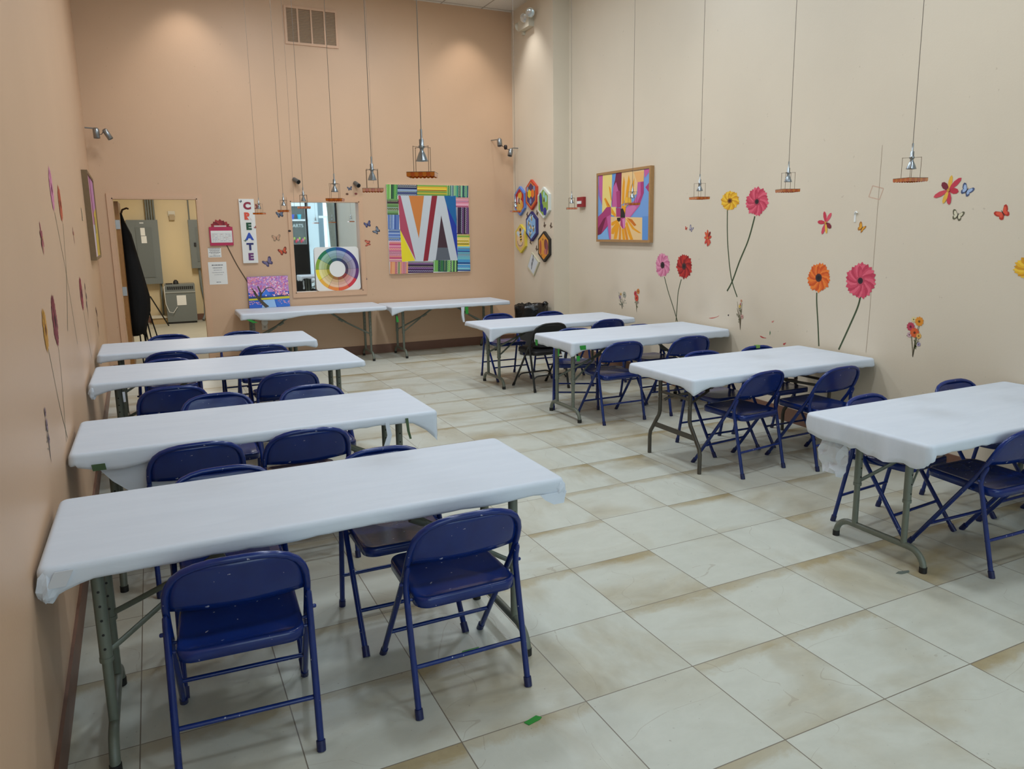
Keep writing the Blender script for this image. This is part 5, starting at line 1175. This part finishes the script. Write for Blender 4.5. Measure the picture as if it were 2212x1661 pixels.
framed('framed_flower_painting', 'framed pink and yellow painting seen edge-on on the salmon wall', LW, 6.32, 7.72, 1.470, 2.330, .052, mat('brown_frame', rgb(122, 98, 66), .5, noise=.12, nscale=30), items2, ((0, 0), (100, 0), (100, 100), (0, 100)), 1)
# thin stem and petals of a decal hidden beyond the picture
m = MB(); ribbon(m, LW, [(7.86, 1.62), (7.90, 1.50), (7.98, 1.36)], .02, .0014, paint(70, 60, 44)); shape(m, LW, (7.86, 1.60), petal(.20, .10), .0018, paint(150, 156, 110)); tag(m.build('leaf_decal', None, tuple(LW(7.88, 1.5, 0))), 'pale green leaf decal beyond the salmon-wall picture', 'wall decal')

# ================================================================== bin with black liner in the corner
tc_ = V((4.855, 7.15, 0)); tb = tag(empty('trash_bin', tuple(tc_)), 'black-lined rubbish bin in the corner by the pilaster', 'trash bin')
MB().lathe(tc_, [(.165, .003), (.17, .01), (.205, .62), (.205, .64)], mat('bin_grey', rgb(44, 44, 46), .5), 24).build('bin_body', tb)
rnd = random.Random(9); m = MB(); rs = []
for (r, z, j) in ((.205, .36, .010), (.222, .44, .012), (.226, .55, .014), (.228, .64, .014), (.232, .685, .016), (.212, .695, .016), (.19, .66, .014), (.17, .58, .01)):
    rs.append([tc_ + V(((r + rnd.uniform(-j, j)) * math.cos(2 * PI * k / 40), (r + rnd.uniform(-j, j)) * math.sin(2 * PI * k / 40), z + rnd.uniform(-j, j))) for k in range(40)])
m.rings(rs, BLACKBAG, True, False, True); ln = m.build('bin_liner', tb)
m = MB(); c = tc_ + V((.16, -.12, .70)); rs = []
for j in range(5): rs.append([c + V((.045 * math.sin(PI * (j + .6) / 5.2) * math.cos(2 * PI * k / 10) * rnd.uniform(.8, 1.1), .04 * math.sin(PI * (j + .6) / 5.2) * math.sin(2 * PI * k / 10), -.03 + .018 * j)) for k in range(10)])
m.rings(rs, BLACKBAG, True, True, True); m.build('liner_knot', tb)

# ================================================================== store room contents
PANEL = mat('panel_grey', rgb(112, 118, 116), .4, noise=.05); YC = 14.345
def panel(name, x0, x1, z0, z1, dep, door, lab, grp):
    root = tag(empty(name, ((x0 + x1) / 2, YC, (z0 + z1) / 2)), lab, 'electrical panel', grp); m = MB(); m.box((x0, YC - dep, z0), (x1, YC, z1), PANEL); m.build('cabinet', root)
    a, b, c, d = door; m = MB(); m.box((a, YC - dep - .012, c), (b, YC - dep - .0005, d), mat('panel_door_grey', rgb(104, 110, 108), .4)); dr_ = m.build('panel_door', root); return root, dr_
p1, d1 = panel('electrical_panel', -.20, .345, .77, 1.995, .15, (-.05, .23, .90, 1.86), 'large grey electrical panel with two white labels in store room', 'grey electrical boxes')
m = MB(); m.box((.035, YC - .1645, 1.70), (.112, YC - .1625, 1.845), WHITE).box((.037, YC - .1645, 1.555), (.130, YC - .1625, 1.69), WHITE); m.build('label_card', d1)
MB().box((.03, YC - .153, 1.925), (.10, YC - .1505, 1.95), paint(200, 204, 204)).build('nameplate', p1)
p2, d2 = panel('electrical_panel', .885, 1.14, 1.05, 1.995, .16, (1.0, 1.12, 1.18, 1.85), 'narrow grey electrical box at right side of doorway view', 'grey electrical boxes')
MB().box((.955, YC - .185, 1.48), (.995, YC - .161, 1.55), RUBBER).build('switch_handle', p2)
for i, (x, r, z0) in enumerate(((.164, .016, 1.995), (.205, .018, 1.995), (.250, .018, 1.995), (.296, .018, 1.995), (.915, .013, 1.995), (.30, .02, None), (1.02, .026, None))):
    m = MB()
    if z0: m.tube([(x, YC - .06, z0), (x, YC - .06, 2.99)], r, PANEL, 10)
    elif i == 5: m.tube([(x, YC - .07, .77), (x + .0, YC - .07, .40), (x - .01, YC - .10, .10), (x - .02, YC - .2, .03)], r, PANEL, 10)
    else: m.tube([(x, YC - .08, 1.05), (x + .01, YC - .08, .7), (x + .05, YC - .1, .4), (x + .03, YC - .2, .12), (x - .02, YC - .3, .03)], r, PANEL, 10)
    lab = ['leftmost steel conduit above the large electrical panel', 'second steel conduit above the large electrical panel', 'third steel conduit above the large electrical panel', 'rightmost steel conduit above the large electrical panel', 'thin steel conduit above the narrow electrical box', 'grey flexible conduit below the large electrical panel', 'thick grey flexible conduit below the narrow electrical box'][i]
    tag(m.build('conduit', None, (x, YC - .06, z0 or .3)), lab, 'conduit', 'store room conduits')
tb_ = tag(empty('transformer_box', (.62, 13.9, 0)), 'grey floor-standing transformer cabinet with white label in store room', 'transformer')
TY = 13.86
MB().box((.36, TY, .04), (.888, TY + .42, .765), PANEL).build('cabinet', tb_); MB().box((.375, TY + .01, 0), (.875, TY + .41, .04), RUBBER).build('plinth', tb_)
m = MB(); m.box((.385, TY - .004, .665), (.855, TY - .0005, .725), RUBBER)
for k in range(13): m.box((.39 + k * .036, TY - .010, .66), (.398 + k * .036, TY - .004, .73), PANEL)
m.build('vent_slots', tb_); MB().box((.55, TY - .003, .36), (.715, TY - .0005, .55), WHITE).build('label_card', tb_); MB().box((.355, TY - .012, .60), (.893, TY - .0005, .625), mat('panel_light', rgb(150, 154, 150), .4)).build('trim_strip', tb_)
m = MB(); m.tube([(.42, TY + .1, .775), (.345, TY - .02, .72), (.35, TY - .03, .4), (.40, TY - .03, .24), (.47, TY - .04, .22), (.55, TY - .01, .33)], .006, WHITE, 6); tag(m.build('power_cord', None, (.42, TY + .1, .766)), 'white cord looping down the transformer cabinet front', 'cord')
m = MB(); m.lathe((.56, TY + .1, .766), [(.05, 0), (.045, .05), (.02, .08), (0, .08)], RUBBER, 12).box((.38, TY + .06, .766), (.50, TY + .12, .785), RUBBER); tag(m.build('black_charger', None, (.56, TY + .1, .766)), 'small black charger lying on top of the transformer cabinet', 'charger')
dv = tag(empty('wall_horn', (.607, YC, 2.08)), 'beige alarm horn on store room wall between the electrical boxes', 'alarm'); m = MB(); m.box((.545, YC - .03, 2.07), (.668, YC, 2.165), EC); m.build('bracket', dv)
m = MB(); m.box((.56, YC - .06, 1.99), (.655, YC, 2.10), mat('horn_tan', rgb(170, 150, 116), .5)); m.build('horn_body', dv)
# dark folded fabric and poles standing behind the door leaf
bd = tag(empty('folded_umbrella_bundle', (-.02, 9.0, 0)), 'black folded fabric bundle with thin poles leaning behind the open door', 'umbrella bundle'); BF = mat('black_fabric', rgb(12, 12, 13), .9, bump=.5, bscale=16)
m = MB(); rnd = random.Random(31); rs = []
for j, (x, y, w, d_, z) in enumerate(((-.125, 8.93, .012, .02, 1.99), (-.118, 8.93, .03, .05, 1.88), (-.085, 8.93, .055, .08, 1.72), (-.06, 8.94, .075, .10, 1.45), (-.035, 8.95, .10, .12, 1.15), (-.02, 8.96, .125, .13, .90), (-.025, 8.97, .12, .13, .72), (-.045, 8.97, .095, .12, .58), (-.055, 8.98, .075, .10, .42))):
    rs.append([V((x + w * math.cos(2 * PI * k / 22) * (1 + .16 * (k % 2)) + .0, y + d_ * math.sin(2 * PI * k / 22) * (1 + .16 * (k % 2)), z + (rnd.uniform(-.03, .03) if j in (7, 8) else 0))) for k in range(22)])
m.rings(rs, BF, True, True, True); m.build('fabric', bd)
for k, (xt, yt, xb, yb) in enumerate(((-.02, 8.95, .02, 9.15), (-.03, 8.98, .07, 9.25), (0, 8.98, .12, 9.28), (.03, 8.98, .22, 9.38), (-.06, 8.95, -.04, 9.10), (.05, 9.0, .0, 9.3))):
    MB().tube([(xt, yt, 1.0), (xb, yb, 0.004)], .0085, BF, 8).build('pole', bd)
MB().tube([(-.125, 8.93, 1.97), (-.10, 8.90, 2.03), (-.05, 8.88, 2.05), (-.03, 8.87, 2.04)], .012, mat('dark_wood', rgb(70, 48, 30), .5), 8).build('handle', bd)
m = MB(); m.tube([(.10, 12.9, .62), (.36, 13.55, .012)], .012, RUBBER, 8); tag(m.build('long_pole', None, (.36, 13.55, .012)), 'single dark pole leaning out toward the transformer cabinet', 'pole')
m = MB(); m.box((.10, 13.95, .004), (.36, 14.25, .12), mat('cardboard', rgb(176, 152, 112), .8, noise=.1)).box((.08, 13.93, .12), (.37, 14.26, .15), mat('box_lid', rgb(206, 200, 184), .7)); tag(m.build('floor_box', None, (.22, 14.1, .004)), 'low tan box with pale lid on store room floor', 'box')

# ================================================================== tape and scraps on the floor
def ftape(lab, pts, mt, grp='tape pieces on the floor'):
    m = MB(); n = len(pts); m.add([V((x, y, .0025)) for x, y in pts] + [V((x, y, .0004)) for x, y in pts], [tuple(range(n))] + [(i, n + i, n + (i + 1) % n, (i + 1) % n) for i in range(n)], mt)
    cx = sum(p[0] for p in pts) / n; cy_ = sum(p[1] for p in pts) / n; tag(m.build('floor_tape', None, (cx, cy_, 0)), lab, 'tape', grp)
ftape('green tape strip on bare floor tile in the foreground', [(1.212, -.006), (1.222, -.026), (1.270, -.016), (1.282, -.008), (1.268, .010)], GREEN)
ftape('green tape strip on floor under the aisle chair of nearest table', [(1.172, .500), (1.245, .500), (1.262, .518), (1.188, .520)], GREEN)
ftape('grey tape remnant on floor near foot of nearest cream-wall table', [(3.372, .178), (3.392, .160), (3.444, .156), (3.458, .170), (3.40, .186)], paint(104, 112, 104))
ftape('thin dark green scrap on floor by the second salmon-wall table', [(1.78, 3.05), (1.84, 3.03), (1.86, 3.04), (1.80, 3.07)], paint(96, 100, 84))
# seam crack, adhesive hook and tape outline on the cream wall
m = MB(); ribbon(m, RW, [(1.837, 2.30), (1.839, 2.0), (1.844, 1.437), (1.848, 1.0), (1.856, .74)], .0028, .0010, paint(150, 132, 112)); m.build('wall_seam', bpy.data.objects['wall_right'])
m = MB(); m.tube([RW(2.047, 1.80, .004), RW(2.043, 1.815, .012), RW(2.030, 1.822, .014), RW(2.022, 1.812, .010)], .006, WHITE, 8).obox(RW(2.046, 1.775, .003), V((.003, 0, 0)), V((0, .007, 0)), V((0, 0, .032)), WHITE); tag(m.build('wall_hook', None, tuple(RW(2.045, 1.78, 0))), 'small white adhesive hook between pink lily and orange butterfly decals', 'hook')
m = MB()
for p, q in (((1.93, 1.93), (1.90, 2.01)), ((1.90, 2.01), (1.80, 1.985)), ((1.80, 1.985), (1.83, 1.905)), ((1.83, 1.905), (1.93, 1.93))): ribbon(m, RW, [p, q], .006, .0011, paint(206, 172, 150))
tag(m.build('tape_outline', None, tuple(RW(1.86, 1.95, 0))), 'faint square outline of old tape on cream wall above orange butterfly', 'tape mark')
# ================================================================== outside the shop window (seen in the mirror)
FAC = mat('white_facade', rgb(214, 226, 232), .7)
struct(MB().box((3.0, -10.2, -.02), (5.72, -9.2, 6), FAC).build('wall_outside_shop'))
sw = tag(empty('shop_window', (4.99, -9.2, 2.0)), 'white-framed shop window with pots and lettering, reflected in mirror', 'shop window')
m = MB(); m.box((4.62, -9.195, 1.30), (5.30, -9.19, 2.78), mat('shop_dark', rgb(90, 98, 96), .4)); m.build('display', sw)
m = MB(); WF = mat('white_frame', rgb(236, 240, 240), .5)
for a, b in (((4.58, 1.26), (5.34, 1.32)), ((4.58, 2.66), (5.34, 2.80)), ((4.58, 2.14), (5.34, 2.20)), ((4.58, 1.26), (4.64, 2.80)), ((5.26, 1.26), (5.34, 2.80))): m.box((a[0], -9.19, a[1]), (b[0], -9.12, b[1]), WF)
m.build('frame', sw)
for x, c in ((4.81, (60, 90, 190)), (5.05, (60, 180, 200))): MB().lathe((x, -9.14, 2.201), [(.05, 0), (.075, .17), (.07, .17)], paint(*c), 16).build('flower_pot', sw)
m = MB()
for k in range(9): m.lathe((4.72 + .06 * k, -9.17, 1.42 + .05 * (k % 3)), [(0, -.06), (.03, -.03), (.035, .03), (0, .06)], [paint(206, 60, 80), paint(226, 120, 150), paint(170, 190, 90)][k % 3], 8)
m.build('display_goods', sw)
me = text_mesh('ARTS', .16, 0, .001); o = bpy.data.objects.new('lettering', me); COL.objects.link(o); me.materials.append(paint(214, 224, 224)); o.parent = sw; o.location = (-.01, .10, -.03); o.rotation_euler = (PI / 2, 0, 0)
struct(MB().box((5.72, -10.6, -.02), (6.06, -9.9, 6), mat('grey_facade', rgb(120, 140, 150), .7)).build('wall_outside_grey'))
st_ = MB(); st_.box((6.0, -9.1, 0), (6.10, -9.0, 2.24), WF).box((5.72, -9.1, 2.24), (6.14, -9.0, 2.32), WF); tag(st_.build('white_post', None, (6.05, -9.05, 0)), 'white square post outside the shop front, reflected in mirror', 'post')
tk = MB(); BARK = mat('tree_bark', rgb(110, 108, 98), .9, noise=.3, nscale=12, bump=.8, bscale=14); tk.tube([(5.92, -7.4, -.02), (5.90, -7.4, 1.2), (5.82, -7.4, 2.6), (5.70, -7.5, 4.2), (5.72, -7.5, 6.0)], [.20, .165, .15, .14, .12], BARK, 14); tag(tk.build('tree_trunk', None, (5.92, -7.4, 0)), 'grey tree trunk outside the shop front, reflected in mirror', 'tree')
sb = MB(); sb.box((3.80, -3.24, .002), (4.19, -3.16, 1.40), mat('black_panel', rgb(28, 26, 26), .5)); tag(sb.build('black_board', None, (4.0, -3.2, 0)), 'black standing board against shop front, reflected in mirror', 'board')
